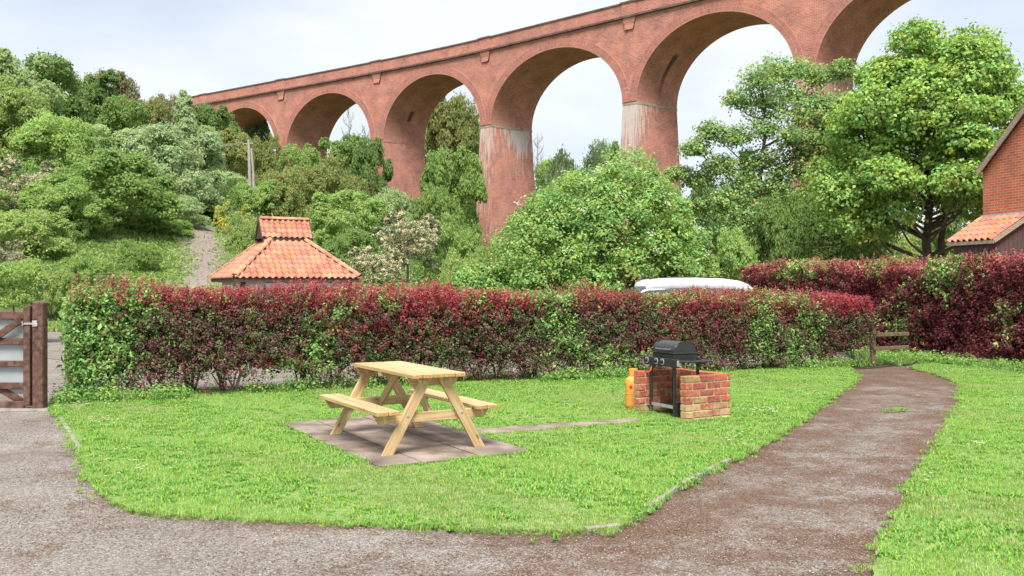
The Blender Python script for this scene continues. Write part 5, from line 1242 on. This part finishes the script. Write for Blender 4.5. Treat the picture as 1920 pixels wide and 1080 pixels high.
def plank(name, a, b, w, t, up, parent=table):
    """uv runs along the plank; end faces get the darker end grain"""
    a = Vector(a); b = Vector(b); me_b = MB().bar(a, b, w, t, up=up); me = bpy.data.meshes.new(name); me.from_pydata(me_b.v, [], me_b.f)
    me.materials.append(M_pine); me.materials.append(M_endgrain)
    bm = bmesh.new(); bm.from_mesh(me); bmesh.ops.recalc_face_normals(bm, faces=bm.faces)
    bmesh.ops.bevel(bm, geom=list(bm.edges), offset=.0035, segments=1, affect='EDGES')
    d = (b - a).normalized(); u = Vector(up); x = d.cross(u).normalized(); u = x.cross(d); l = bm.loops.layers.uv.new('UVMap')
    for f in bm.faces:
        if abs(f.normal.dot(d)) > .8: f.material_index = 1
        for lp in f.loops:
            c = lp.vert.co - a; lp[l].uv = (c.dot(d), c.dot(x) + c.dot(u))
    bm.to_mesh(me); bm.free(); return link(name, me, parent)
TT = .712; nbp = 5; bw_ = .094
for i in range(nbp):
    xc = (i - 2) * (bw_ + .013); plank('tabletop_plank', (xc, -.79, TT - .018 + random.uniform(-.001, .001)), (xc, .70 + random.uniform(-.004, .004), TT - .018), bw_, .036, (0, 0, 1))
BT = .400
for sx in (-1, 1):
    for k in range(2): plank('bench_plank', (sx * (.435 + k * .112), -.79, BT - .018), (sx * (.435 + k * .112), .78, BT - .018), .098, .036, (0, 0, 1))
for sy in (-1, 1):
    yl = sy * .68
    cb_ = plank('crossbar', (-.58, yl - sy * .036 * 1.02, BT - .036 - .047), (.58, yl - sy * .036 * 1.02, BT - .036 - .047), .036, .088, (0, 0, 1))
    cl_ = plank('cleat', (-.265, yl - sy * .0365, TT - .036 - .042), (.265, yl - sy * .0365, TT - .036 - .042), .036, .082, (0, 0, 1))
    for ob_, hx, zl in ((cb_, .58, BT - .036 - .091), (cl_, .265, TT - .036 - .083)):      # chamfer the lower corners like the photo
        for v in ob_.data.vertices:
            if v.co.z < zl + .02: v.co.x *= (hx - .055) / hx
    for sx in (-1, 1):
        top = Vector((sx * .080, yl, TT - .038)); bot = Vector((sx * .462, yl, .0)); d_ = (top - bot).normalized(); nx = Vector((0, 1, 0)).cross(d_)
        hw = .046; b_ = MB(); V = []
        fx = hw / abs(d_.z)
        for yy in (yl - .018, yl + .018):
            V += [(bot.x - fx, yy, bot.z), (bot.x + fx, yy, bot.z), (top.x + fx, yy, top.z), (top.x - fx, yy, top.z)]
        me = bpy.data.meshes.new('leg'); me.from_pydata(V, [], [(0, 1, 2, 3), (7, 6, 5, 4), (0, 4, 5, 1), (1, 5, 6, 2), (2, 6, 7, 3), (3, 7, 4, 0)]); me.materials.append(M_pine)
        bm = bmesh.new(); bm.from_mesh(me); bmesh.ops.recalc_face_normals(bm, faces=bm.faces); bmesh.ops.bevel(bm, geom=list(bm.edges), offset=.003, segments=1, affect='EDGES'); l = bm.loops.layers.uv.new('UVMap')
        for f in bm.faces:
            for lp in f.loops: c = lp.vert.co; lp[l].uv = (c.dot(d_), c.dot(nx) + c.y)
        bm.to_mesh(me); bm.free(); leg = link('leg', me, table)
        for f_ in (.505, .93):
            q = bot.lerp(top, f_); Mr = Matrix.Rotation(R(90), 3, 'X')
            MB().lathe([(.016, -.004), (.016, .002), (.009, .003), (.009, .007)], (q.x, yl - .0185 if sy < 0 else yl + .0185, q.z), 10, M=Mr if sy < 0 else Matrix.Rotation(R(-90), 3, 'X')).obj('bolt', M_galv, leg, smooth=True)
    plank('brace', (0, yl - sy * .075, BT - .10), (0, sy * .14, TT - .045), .036, .075, (0, 0, 1))
plank('cleat', (-.26, 0, TT - .036 - .022), (.26, 0, TT - .036 - .022), .075, .036, (0, 0, 1))

# ------------------------------------------------------------------ barbecue enclosure of old bricks
e1 = np.array([.85, .527]); e1 /= np.linalg.norm(e1)
BA = np.array([1.945, 10.42])
encl = empty('brick_enclosure', (BA[0], BA[1], 0), math.atan2(e1[1], e1[0]), label='low U shaped wall of old red and yellowed bricks around the barbecue', cat='wall')
MBk = [noisy('red_brick', (0.34, 0.085, 0.05), (0.50, 0.16, 0.09), 18, 0.9, 0.5), noisy('dark_red_brick', (0.24, 0.06, 0.045), (0.38, 0.12, 0.08), 16, 0.9, 0.5), noisy('brown_brick', (0.27, 0.15, 0.07), (0.42, 0.26, 0.12), 16, 0.9, 0.5),
       noisy('ochre_stained_brick', (0.42, 0.22, 0.11), (0.56, 0.36, 0.20), 14, 0.9, 0.5), noisy('lime_stained_brick', (0.46, 0.37, 0.25), (0.66, 0.56, 0.42), 14, 0.9, 0.5)]
for m_ in MBk:
    nt_ = m_.node_tree; b_ = nt_.nodes['Principled BSDF']; src = b_.inputs['Base Color'].links[0].from_socket
    ge = N(nt_, 'ShaderNodeNewGeometry'); n_ = N(nt_, 'ShaderNodeTexNoise'); n_.inputs['Scale'].default_value = 9; n_.inputs['Detail'].default_value = 7; n_.inputs['Roughness'].default_value = .7; nt_.links.new(ge.outputs['Position'], n_.inputs['Vector'])
    sx_ = N(nt_, 'ShaderNodeSeparateXYZ'); nt_.links.new(ge.outputs['Position'], sx_.inputs[0]); mr_ = N(nt_, 'ShaderNodeMapRange'); mr_.inputs['From Min'].default_value = .5; mr_.inputs['From Max'].default_value = .0; mr_.inputs['To Min'].default_value = -.10; mr_.inputs['To Max'].default_value = .05; nt_.links.new(sx_.outputs[2], mr_.inputs[0])
    ad_ = N(nt_, 'ShaderNodeMath'); nt_.links.new(n_.outputs[0], ad_.inputs[0]); nt_.links.new(mr_.outputs[0], ad_.inputs[1]); rp_ = ramp(nt_, [(.47, (0, 0, 0)), (.62, (.75,) * 3)]); nt_.links.new(ad_.outputs[0], rp_.inputs[0])
    mx_ = N(nt_, 'ShaderNodeMix'); mx_.data_type = 'RGBA'; nt_.links.new(rp_.outputs[0], mx_.inputs[0]); nt_.links.new(src, mx_.inputs[6]); mx_.inputs[7].default_value = (.52, .36, .20, 1); nt_.links.new(mx_.outputs[2], b_.inputs['Base Color'])
M_mort = noisy('old_mortar', (0.36, 0.29, 0.20), (0.58, 0.48, 0.36), 25, 0.95, 0.5)
BLn, BHt, JT, BT_ = .205, .069, .011, .10; NC = 7
bmesh_cache = {}
def brick(x0, x1, y0, y1, z0, course):
    w = [[.2, .1, .3, .3, .1], [.25, .1, .3, .3, .05], [.4, .15, .3, .15, 0], [.5, .2, .2, .1, 0], [.6, .25, .15, 0, 0], [.6, .3, .1, 0, 0], [.7, .25, .05, 0, 0]][course]
    mi = random.choices(range(5), w)[0]
    key = (round(x1 - x0, 3), round(y1 - y0, 3), mi, random.randrange(3))
    if key not in bmesh_cache:
        mb = MB().box((0, 0, 0), (x1 - x0, y1 - y0, BHt)); me = mb.mesh('brick', MBk[mi], bevel=.005, uv=False)
        for v in me.vertices: v.co += Vector((random.uniform(-1, 1), random.uniform(-1, 1), random.uniform(-1, 1))) * .0022
        bmesh_cache[key] = me
    o = link('brick', bmesh_cache[key], encl)
    o.location = ((x0 + x1) / 2 + random.uniform(-.002, .002), (y0 + y1) / 2 + random.uniform(-.003, .003), z0 + BHt / 2); o.rotation_euler = (0, 0, random.uniform(-.012, .012))
def course_fill(a, b, odd):
    L = BLn + JT; xs_ = []; x = a - (L / 2 if odd else 0)
    while x < b - .01:
        x0 = max(x, a); x1 = min(x + BLn, b)
        if x1 - x0 > .03: xs_.append((x0, x1))
        x += L
    return xs_
LW3 = .68
for c in range(NC):
    z0 = -.02 + c * (BHt + JT)
    for x0, x1 in course_fill(0, LW3, c % 2): brick(x0, x1, 0, BT_, z0, c)                      # near wall
    for x0, x1 in course_fill(-.02, LW3, (c + 1) % 2): brick(x0, x1, .80, .80 + BT_, z0, c)       # far wall
    for y0, y1 in course_fill(BT_ + JT, .80 - JT, c % 2): brick(LW3 - BT_, LW3, y0, y1, z0, c)   # back wall
mo = MB(); i_ = .007; zt_m = NC * (BHt + JT) - .033
mo.box((LW3 / 2, BT_ / 2, zt_m / 2 - .02), (LW3 - 2 * i_, BT_ - 2 * i_, zt_m)); mo.box(((LW3 - .02) / 2, .80 + BT_ / 2, zt_m / 2 - .021), (LW3 + .02 - 2 * i_, BT_ - 2 * i_, zt_m)); mo.box((LW3 - BT_ / 2, .45, zt_m / 2 - .022), (BT_ - 2 * i_, .80 - BT_ + .03, zt_m))
mo.obj('mortar', M_mort, encl, uv=False)

# ------------------------------------------------------------------ gas barbecue
M_enamel = noisy('black_enamel', (0.020, 0.021, 0.022), (0.036, 0.037, 0.039), 40, 0.30, 0.05, spec=0.5)
M_grip = noisy('grey_grip', (0.10, 0.10, 0.105), (0.16, 0.16, 0.165), 20, 0.35, 0)
M_chrome = noisy('chrome_ring', (0.6, 0.6, 0.6), (0.7, 0.7, 0.7), 20, 0.35, 0, metal=.5)
wd_ = Vector((.45, -.893, 0)).normalized(); dp_ = Vector((.893, .45, 0)).normalized()
bq_c = Vector((1.765, 10.93, 0)) + dp_ * .17
bbq = empty('gas_barbecue', (bq_c.x, bq_c.y, .01), math.atan2(wd_.y, wd_.x), label='black gas barbecue trolley with closed lid standing in the brick enclosure', cat='barbecue')
# local: x = along the front (towards the camera), +y = back. Front is -y
for sx in (-.23, .23):
    for sy in (-.17, .16): MB().tube([(sx, sy, .0 if sx > 0 else .04), (sx, sy, .62)], .020, 8).obj('leg', M_enamel, bbq, smooth=True)
MB().box((0, -.19, .645), (.66, .03, .095)).obj('control_panel', M_enamel, bbq, bevel=.004)
for kx in (-.27, -.08, .04):
    kb = MB().lathe([(.026, 0), (.024, .006), (.019, .008), (.016, .028), (.0, .028)], (kx, -.206, .65), 16, M=Matrix.Rotation(R(90), 3, 'X')).obj('knob', M_blackp, bbq, smooth=True)
    MB().lathe([(.036, 0), (.036, .004), (.027, .0045), (.027, 0)], (kx, -.2055, .65), 18, M=Matrix.Rotation(R(90), 3, 'X')).obj('knob_ring', M_chrome, kb, smooth=True)
MB().box((.333, -.19, .648), (.012, .045, .065)).obj('badge', M_galv, bbq, bevel=.002)
tub = MB(); tub.box((0, .0, .692), (.42, .32, .11), taper=1.04); tub.obj('firebox', M_enamel, bbq, bevel=.01)
MB().box((0, 0, .752), (.45, .345, .012)).obj('rim', M_enamel, bbq, bevel=.004)
lid = MB(); V = []; ns_ = 14; prof = []
for k in range(ns_ + 1):
    a = math.pi * k / ns_; prof.append((-math.cos(a) * .160, .128 * math.sin(a) ** .8))
for ex in (-.206, -.20, .20, .206):
    sc_ = .96 if abs(ex) > .203 else 1.0
    for y, z in prof: V.append((ex, y * sc_, .759 + z * sc_))
F = []; m_ = ns_ + 1
for j in range(3):
    for k in range(ns_): F.append((j * m_ + k, (j + 1) * m_ + k, (j + 1) * m_ + k + 1, j * m_ + k + 1))
F += [tuple(range(m_)), tuple(reversed(range(3 * m_, 4 * m_)))]
F += [(j * m_, j * m_ + ns_, (j + 1) * m_ + ns_, (j + 1) * m_) for j in range(3)]
lido = MB().add(V, F).obj('lid', M_enamel, bbq, smooth=True, uv=False)
rim2 = MB()
for sx in (-.201, .201):
    rim2.tube([(sx, y * 1.01, .759 + z * 1.01) for y, z in prof], .006, 6)
rim2.obj('lid_edge', M_blackp, lido, smooth=True)
MB().tube([(-.13, -.148, .795), (-.12, -.185, .795), (0, -.195, .795), (.12, -.185, .795), (.13, -.148, .795)], .010, 8).obj('handle', M_grip, lido, smooth=True)
for sx in (-1, 1): MB().box((sx * .385, .0, .672), (.17, .38, .022)).obj('side_shelf', M_enamel, bbq, bevel=.008)
MB().box((.33, .10, .655), (.05, .04, .10)).obj('shelf_bracket', M_enamel, bbq)
MB().box((0, -.005, .13), (.44, .30, .012)).obj('bottom_shelf', M_enamel, bbq, bevel=.003)
MB().box((0, -.172, .135), (.44, .012, .035)).obj('shelf_lip', M_galv, bbq)
MB().box((.262, -.06, .10), (.02, .22, .20)).obj('end_panel', M_enamel, bbq, bevel=.004)
for sy in (-.19, .18):
    wq = MB().lathe([(.02, -.02), (.052, -.02), (.058, -.012), (.058, .012), (.052, .02), (.02, .02)], (-.25, sy, .058), 18, M=Matrix.Rotation(R(90), 3, 'X')).obj('wheel', M_rubber, bbq, smooth=True)
    MB().lathe([(.0, -.022), (.03, -.022), (.03, .022), (.0, .022)], (-.25, sy, .058), 14, M=Matrix.Rotation(R(90), 3, 'X')).obj('hub', M_galv, wq, smooth=True)
# gas bottle and hose
M_orange = noisy('orange_cylinder_paint', (0.68, 0.29, 0.06), (0.78, 0.37, 0.09), 6, 0.45, 0.05)
M_hose = noisy('orange_rubber_hose', (0.62, 0.09, 0.03), (0.75, 0.13, 0.05), 20, 0.5, 0.05)
cy_ = empty('gas_cylinder', (at(1187.5, 11.5), 11.5, .02), label='orange gas cylinder standing left of the brick enclosure', cat='gas cylinder'); cy_.rotation_euler.z = -R(24)
MB().lathe([(.085, 0), (.09, .01), (.09, .03), (.098, .045), (.100, .06), (.100, .075), (.100, .185), (.100, .193), (.1025, .198), (.1025, .202), (.100, .207), (.100, .215), (.100, .31), (.100, .33), (.095, .365), (.078, .395), (.05, .412), (.02, .418)], (0, 0, 0), 28).obj('body', M_orange, cy_, smooth=True)
MB().lathe([(.045, .405), (.055, .41), (.055, .50), (.05, .505), (.05, .41)], (0, 0, 0), 20).obj('collar', M_orange, cy_, smooth=True)
MB().lathe([(.02, .41), (.02, .45), (.03, .455), (.03, .475), (.0, .478)], (0, 0, 0), 12).obj('valve', M_galv, cy_, smooth=True)
dmd = MB(); q = [(0, .03), (.026, 0), (0, -.03), (-.026, 0)]
for k, (s_, rr_) in enumerate([(1, .1015)]):
    V = [(x * s_ , -math.sqrt(rr_ ** 2 - x * x), .285 + z * s_) for x, z in q]; V2 = [(x, y + .002, z) for x, y, z in V]; V += [(x * s_, -math.sqrt(.1002 ** 2 - x * x), .285 + z) for x, z in q]
    dmd.add([(0, -.1022, .285)] + V, [(0, 1, 2), (0, 2, 3), (0, 3, 4), (0, 4, 1), (1, 5, 6, 2), (2, 6, 7, 3), (3, 7, 8, 4), (4, 8, 5, 1)])
M_flame = noisy('hazard_red', (0.62, 0.04, 0.02), (0.70, 0.06, 0.03), 10, 0.5, 0)
M_ink = noisy('black_ink', (0.02, 0.02, 0.02), (0.03, 0.03, 0.03), 10, 0.6, 0)
dm = dmd.obj('hazard_diamond', M_flame, cy_, uv=False)
fl = [(0, .014), (.006, .004), (.008, -.006), (.004, -.012), (-.004, -.012), (-.008, -.005), (-.003, .002)]
MB().add([(x, -.1032 if abs(x) < .02 else 0, .285 + z) for x, z in fl] + [(x, -.1018, .285 + z) for x, z in fl], [tuple(range(7)), tuple(reversed(range(7, 14)))] + [(i, (i + 1) % 7, 7 + (i + 1) % 7, 7 + i) for i in range(7)]).obj('flame_symbol', M_ink, dm, uv=False)
cyl_v = Vector((cy_.location.x, cy_.location.y, .47))
p_end = Vector((bbq.location.x, bbq.location.y, 0)) + wd_ * (-.20) + dp_ * (-.185) + Vector((0, 0, .60))
hs_p = [cyl_v + Vector((.02, -.02, 0)), cyl_v + Vector((.03, -.14, -.015)), cyl_v + Vector((.05, -.33, -.03)), cyl_v.lerp(p_end, .62) + Vector((0, -.08, -.05)), p_end + Vector((-.02, -.01, -.07)), p_end]
def smooth_pts(P, n=6):
    out = []
    for i in range(len(P) - 1):
        p0, p1, p2, p3 = P[max(i - 1, 0)], P[i], P[i + 1], P[min(i + 2, len(P) - 1)]
        for k in range(n):
            t = k / n; out.append(.5 * ((2 * p1) + (p2 - p0) * t + (2 * p0 - 5 * p1 + 4 * p2 - p3) * t * t + (3 * p1 - p0 - 3 * p2 + p3) * t ** 3))
    return out + [P[-1]]
ho = MB().tube([p - bbq.location for p in smooth_pts(hs_p)], .009, 8).mesh('gas_hose', M_hose, smooth=True, uv=False)
hose = link('gas_hose', ho, label='orange rubber hose from the gas cylinder to the barbecue', cat='hose'); hose.location = bbq.location

# ------------------------------------------------------------------ lawn edging, grass, weeds, daisies
def edging(pa_, pb_, w=.045, h=.05):
    for i in range(1):
        MB().bar((pa_[0], pa_[1], .018), (pb_[0], pb_[1], .018), w, h).obj('kerb', M_conc, k=dict(kind='structure'), bevel=.006, uv=False)
edging(g(114, 788), g(150, 848)); edging(g(1098, 1001), g(1160, 994)); 
ee = [(1212, 962), (1252, 932), (1290, 908), (1330, 886), (1368, 868)]
for i in range(4): edging(g(*ee[i]), g(*ee[i + 1]))
tw = MB(); tw.tube([(0, 0, 0), (.01, 0, .05), (0, .005, .11)], [.004, .003, .002], 5)

def tuft_mesh(name, seed, nb=40, hgt=.032, rad=.062, w=.0028, col=(.29, .47, .115), lean=.7):
    r = np.random.default_rng(seed); V = []; F = []; Cc = []
    for i in range(nb):
        a = r.uniform(0, 6.28); q = rad * math.sqrt(r.uniform()); x, y = q * math.cos(a), q * math.sin(a); h = hgt * r.uniform(.55, 1.3); la = r.uniform(0, 6.28); ll = lean * h * r.uniform(.2, 1.3)
        ww = w * r.uniform(.7, 1.3); ox, oy = math.cos(la + 1.57) * ww, math.sin(la + 1.57) * ww; b = len(V)
        mx_, my_ = x + math.cos(la) * ll * .35, y + math.sin(la) * ll * .35
        V += [(x - ox, y - oy, 0), (x + ox, y + oy, 0), (mx_ + ox * .8, my_ + oy * .8, h * .6), (mx_ - ox * .8, my_ - oy * .8, h * .6), (x + math.cos(la) * ll, y + math.sin(la) * ll, h)]
        F += [(b, b + 1, b + 2), (b, b + 2, b + 3), (b + 3, b + 2, b + 4)]
        c = np.array(col) * r.uniform(.7, 1.3); c = c * (1 + r.normal() * .12 * np.array([1.5, .2, -.5]))
        if r.uniform() < .07: c = np.array([.42, .38, .17])
        Cc += [np.clip(c, .01, 1)] * 5
    return np_mesh(name, np.array(V), np.array(F), M_grass, col=np.array(Cc))
def scatter(name, P, variants, scale, label, cat, seed=0, pick=None):
    """one stuff object: geometry nodes put a variant on every point"""
    r = np.random.default_rng(seed); n = len(P)
    me = bpy.data.meshes.new(name); me.vertices.add(n); me.vertices.foreach_set('co', np.ascontiguousarray(P, dtype=np.float32).ravel())
    for nm, arr in (('rotz', r.uniform(0, 6.28, n)), ('scl', scale)):
        a_ = me.attributes.new(nm, 'FLOAT', 'POINT'); a_.data.foreach_set('value', np.asarray(arr, dtype=np.float32))
    a_ = me.attributes.new('pick', 'INT', 'POINT'); a_.data.foreach_set('value', (r.integers(0, len(variants), n) if pick is None else pick).astype(np.int32))
    o = link(name, me, label=label, cat=cat, kind='stuff')
    coll = bpy.data.collections.new(name + '_variants')
    for v in variants:
        vo = bpy.data.objects.new(v.name, v); coll.objects.link(vo)
    ng = bpy.data.node_groups.new(name, 'GeometryNodeTree')
    ng.interface.new_socket('Geometry', in_out='INPUT', socket_type='NodeSocketGeometry'); ng.interface.new_socket('Geometry', in_out='OUTPUT', socket_type='NodeSocketGeometry')
    gi = ng.nodes.new('NodeGroupInput'); go = ng.nodes.new('NodeGroupOutput'); ip = ng.nodes.new('GeometryNodeInstanceOnPoints'); ci = ng.nodes.new('GeometryNodeCollectionInfo')
    ci.inputs['Collection'].default_value = coll; ci.inputs['Separate Children'].default_value = True; ci.inputs['Reset Children'].default_value = True
    def na(nm, t):
        q = ng.nodes.new('GeometryNodeInputNamedAttribute'); q.data_type = t; q.inputs['Name'].default_value = nm
        return q.outputs['Attribute']
    cx = ng.nodes.new('ShaderNodeCombineXYZ'); ng.links.new(na('rotz', 'FLOAT'), cx.inputs[2])
    ng.links.new(gi.outputs[0], ip.inputs['Points']); ng.links.new(ci.outputs[0], ip.inputs['Instance']); ip.inputs['Pick Instance'].default_value = True
    ng.links.new(na('pick', 'INT'), ip.inputs['Instance Index']); ng.links.new(cx.outputs[0], ip.inputs['Rotation']); ng.links.new(na('scl', 'FLOAT'), ip.inputs['Scale'])
    ng.links.new(ip.outputs[0], go.inputs[0])
    md = o.modifiers.new('scatter', 'NODES'); md.node_group = ng
    return o
rg = np.random.default_rng(77)
def lawn_pts(poly, dens, box, margin=0):
    x0, x1, y0, y1 = box; n = int((x1 - x0) * (y1 - y0) * dens); P = np.c_[rg.uniform(x0, x1, n), rg.uniform(y0, y1, n)]
    m = inpoly(P, poly)
    m &= np.abs(P[:, 0] / P[:, 1]) < .62
    return P[m]
patio_q = [pat(-.0, -.0), pat(PL, 0), pat(PL, PW), pat(0, PW)]
pth_q = [g(872, 822), g(1200, 796), g(1196, 789), g(868, 813)]
P1 = np.r_[lawn_pts(L1s, 420, (-7, 8, 5.3, 9.5)), lawn_pts(L1s, 300, (-7, 8, 9.5, 19))]
k = ~inpoly(P1, patio_q) & ~inpoly(P1, pth_q); P1 = P1[k]
P2 = np.r_[lawn_pts(L2s, 420, (1.5, 9, 2.5, 8)), lawn_pts(L2s, 300, (2, 12, 8, 19.5))]
PG = np.r_[P1, P2]
# ragged overhang on every edge of the lawn
edge = np.r_[np.array(L1s), np.array(L2s), np.array(subdiv_poly(patio_q, .05, .012, 4)), np.array(subdiv_poly(pth_q, .05, .01, 5))]
edge = np.repeat(edge, 3, 0) + rg.normal(size=(len(edge) * 3, 2)) * .028
sp_ = np.r_[np.array(L1s), np.array(L2s)]; sp_ = np.repeat(sp_, 2, 0) + rg.normal(size=(len(sp_) * 2, 2)) * .065; edge = np.r_[edge, sp_[::1]]
edge = edge[(edge[:, 1] > 2.5) & (np.abs(edge[:, 0] / edge[:, 1]) < .62)]
PGa = np.r_[PG, edge]
zq = np.full(len(PGa), .022); 
q3 = np.c_[PGa, np.zeros(len(PGa))]
scl = (.85 + .20 * snoise(q3, 1.3, 61) + .10 * snoise(q3, 5, 62) + .08 * rg.normal(size=len(PGa))).clip(.35, 1.6)
scl[len(PG):] *= rg.uniform(.35, .95, len(scl) - len(PG))
dH = dist_poly(PGa, [HA, HB], False); scl += .5 * np.exp(-dH / .35)
V1 = [tuft_mesh('grass_tuft', 100 + i, col=c) for i, c in enumerate([(.33, .50, .12), (.29, .47, .105), (.38, .52, .15), (.38, .47, .18), (.26, .43, .095)])]
V1 += [tuft_mesh('clover_tuft', 120, nb=22, hgt=.035, w=.010, rad=.06, col=(.23, .43, .09), lean=1.2)]
pn = snoise(q3, .9, 63) + .7 * snoise(q3, 3.4, 64); ru = rg.uniform(size=len(PGa))
pick = np.where(pn > .38, np.where(ru < .6, 2, 3), np.where(pn < -.42, np.where(ru < .5, 5, 4), np.where(ru < .42, 0, np.where(ru < .8, 1, np.where(ru < .9, 3, 5)))))
scatter('lawn_grass', np.c_[PGa, zq], V1, scl, 'short bright green mown grass of the lawns', 'grass', 3, pick=pick)
# little tufts in the patio joints and on the path
TP = [g(843, 858), g(851, 845), g(838, 861), g(722, 818), g(730, 822), g(715, 815), g(900, 862), g(880, 866), g(870, 864), g(1688, 771), g(1676, 773)]
TP = np.repeat(np.array(TP), 7, 0); TP = TP + rg.normal(size=TP.shape) * [.05, .04]
scatter('weed_tufts', np.c_[TP, np.full(len(TP), .0)+.02], V1[-2:], rg.uniform(.5, .9, len(TP)), 'small weeds growing in the slab joints and on the gravel path', 'weeds', 4)
# leafy weeds along the feet of the hedges
def weed_mesh(name, seed, col, h=.2, nl=46, size=.05, rad=.12):
    r = np.random.default_rng(seed); P = np.c_[r.normal(size=(nl, 2)) * rad * .6, h * r.uniform(.08, 1, nl)]
    V, F = leaf_geo(P, np.c_[P[:, :2] * 6, np.full(nl, .8)], size * r.uniform(.6, 1.3, nl), aspect=.6, jit=.4, r=r)
    return np_mesh(name, V, F, M_leaf, col=np.repeat(np.array(col) * r.uniform(.7, 1.3, (nl, 1)), 4, 0))
WV = [weed_mesh('weed', 1, (.25, .42, .11)), weed_mesh('weed', 2, (.19, .34, .09), h=.16), weed_mesh('weed', 3, (.29, .44, .13), h=.26, size=.04), tuft_mesh('tall_tuft', 140, nb=34, hgt=.16, w=.005, rad=.07, col=(.27, .43, .12), lean=.7)]
WP = []
hu = np.array([HB[0] - HA[0], HB[1] - HA[1]]) / _hL; hn = np.array([hu[1], -hu[0]])
s = rg.uniform(-.1, _hL, 300); s = s[snoise(np.c_[s, s * 0, s * 0], 1.5, 9) > -.25]; WP.append(np.array(HA) + hu * s[:, None] + hn * (rg.normal(size=(len(s), 1)) * .08 - .03))
s = rg.uniform(-.2, 1.4, 150); WP.append(np.array(HA) + hu * s[:, None] + hn * (rg.uniform(-.1, .35, (150, 1))))
s = rg.uniform(s_of_x(1000), s_of_x(1180), 60); WP.append(np.array(HA) + hu * s[:, None] + hn * (rg.uniform(0, .25, (60, 1))))
h2u = np.array([H2B[0] - H2A[0], H2B[1] - H2A[1]]); h2L = np.linalg.norm(h2u); h2u /= h2L; h2n = np.array([h2u[1], -h2u[0]])
s = rg.uniform(5.0, 12, 380); WP.append(np.array(H2A) + h2u * s[:, None] + h2n * (rg.uniform(-.1, .75, (380, 1))))
WP.append(np.c_[rg.uniform(6.9, 8.4, 110), rg.uniform(17.9, 19.4, 110)])
WP.append(np.c_[rg.normal(1.95, .16, 14), rg.normal(10.32, .05, 14)]); WP.append(np.c_[rg.normal(2.35, .2, 16), rg.normal(10.42, .05, 16)])
WP.append(np.c_[rg.normal(1.6, .12, 14), rg.normal(10.98, .05, 14)])
WP = np.concatenate(WP); scw = rg.uniform(.45, 1.1, len(WP)); scw[-44:] *= .38
scatter('weeds', np.c_[WP, np.full(len(WP), .01)], WV, scw, 'leafy green weeds along the feet of the hedges', 'weeds', 6)
# daisies and buttercups
def flower(name, col, rad, core):
    V = [(0, 0, .001)]; F = []
    n = 10
    for k in range(n):
        a = 2 * math.pi * k / n; V.append((math.cos(a) * rad, math.sin(a) * rad, .003 * (k % 2)))
    F = [(0, 1 + k, 1 + (k + 1) % n) for k in range(n)]
    cc = [core] + [col] * n
    b = len(V); V += [(-.0015, 0, 0), (.0015, 0, 0), (0, 0, -.07)]; F.append((b, b + 1, b + 2)); cc += [(.1, .2, .04)] * 3
    return np_mesh(name, np.array(V), np.array(F), M_leaf, col=np.array(cc))
FLW = [flower('daisy', (.80, .80, .78), .013, (.8, .55, .05)), flower('daisy', (.80, .80, .80), .010, (.8, .7, .4))]
DP = []
for (x, y, n, sx, sy) in [(165, 770, 34, 40, 4), (190, 802, 26, 35, 5), (225, 880, 9, 30, 20), (262, 895, 7, 12, 5), (300, 855, 5, 60, 14), (1440, 781, 46, 22, 3), (1520, 748, 10, 25, 2), (1372, 838, 12, 20, 6), (1800, 703, 34, 26, 3), (1860, 697, 26, 40, 4), (1830, 848, 10, 9, 3), (1742, 915, 4, 6, 2), (1840, 770, 8, 40, 6), (1540, 720, 7, 30, 5), (1420, 720, 6, 60, 8)]:
    q = np.c_[x + rg.normal(size=n) * sx, y + rg.normal(size=n) * sy]; DP += [g(*p) for p in q]
DP = np.array(DP); kk = inpoly(DP, L1s) | inpoly(DP, L2s); DP = DP[kk]
scatter('daisies', np.c_[DP, rg.uniform(.075, .10, len(DP))], FLW, rg.uniform(.8, 1.3, len(DP)), 'white daisies scattered in patches over the lawns', 'flowers', 7)
YB = [flower('buttercup', (.75, .48, .03), .012, (.6, .35, .02))]
q = np.c_[rg.uniform(150, 1880, 150), rg.uniform(700, 1010, 150)]; BP = np.array([g(*p) for p in q]); kk = (inpoly(BP, L1s) | inpoly(BP, L2s)) & ~inpoly(BP, patio_q); BP = BP[kk]
scatter('buttercups', np.c_[BP, rg.uniform(.07, .09, len(BP))], YB, rg.uniform(.6, 1.1, len(BP)), 'tiny yellow buttercups dotted in the lawns', 'flowers', 8)
# loose stones on the drive
M_stone = []
def stone(name, seed, col):
    r = np.random.default_rng(seed); bm = bmesh.new(); bmesh.ops.create_icosphere(bm, subdivisions=1, radius=.008)
    for v in bm.verts: v.co *= r.uniform(.65, 1.15); v.co.z *= .6
    me = bpy.data.meshes.new(name); bm.to_mesh(me); bm.free(); me.materials.append(noisy('stone_%d' % seed if False else 'stone', tuple(c * .8 for c in col), tuple(col), 80, .9, 0)); return me
SV = [stone('chipping', i, c) for i, c in enumerate([(.38, .34, .30), (.22, .19, .17), (.48, .44, .40), (.10, .075, .06), (.17, .09, .06), (.30, .25, .21)])]
n = 90000; SP = np.c_[rg.uniform(-6.5, 8, n), rg.uniform(4.4, 12, n)]; SP = SP[(np.abs(SP[:, 0] / SP[:, 1]) < .6) & ~inpoly(SP, L1s) & ~inpoly(SP, L2s)]
SP = SP[rg.uniform(size=len(SP)) < np.clip(1.6 - SP[:, 1] / 9, .15, 1)]
scatter('chippings', np.c_[SP, np.full(len(SP), .003)], SV, rg.uniform(.3, .8, len(SP)), 'loose stone chippings lying on the drive and the path', 'gravel', 9)
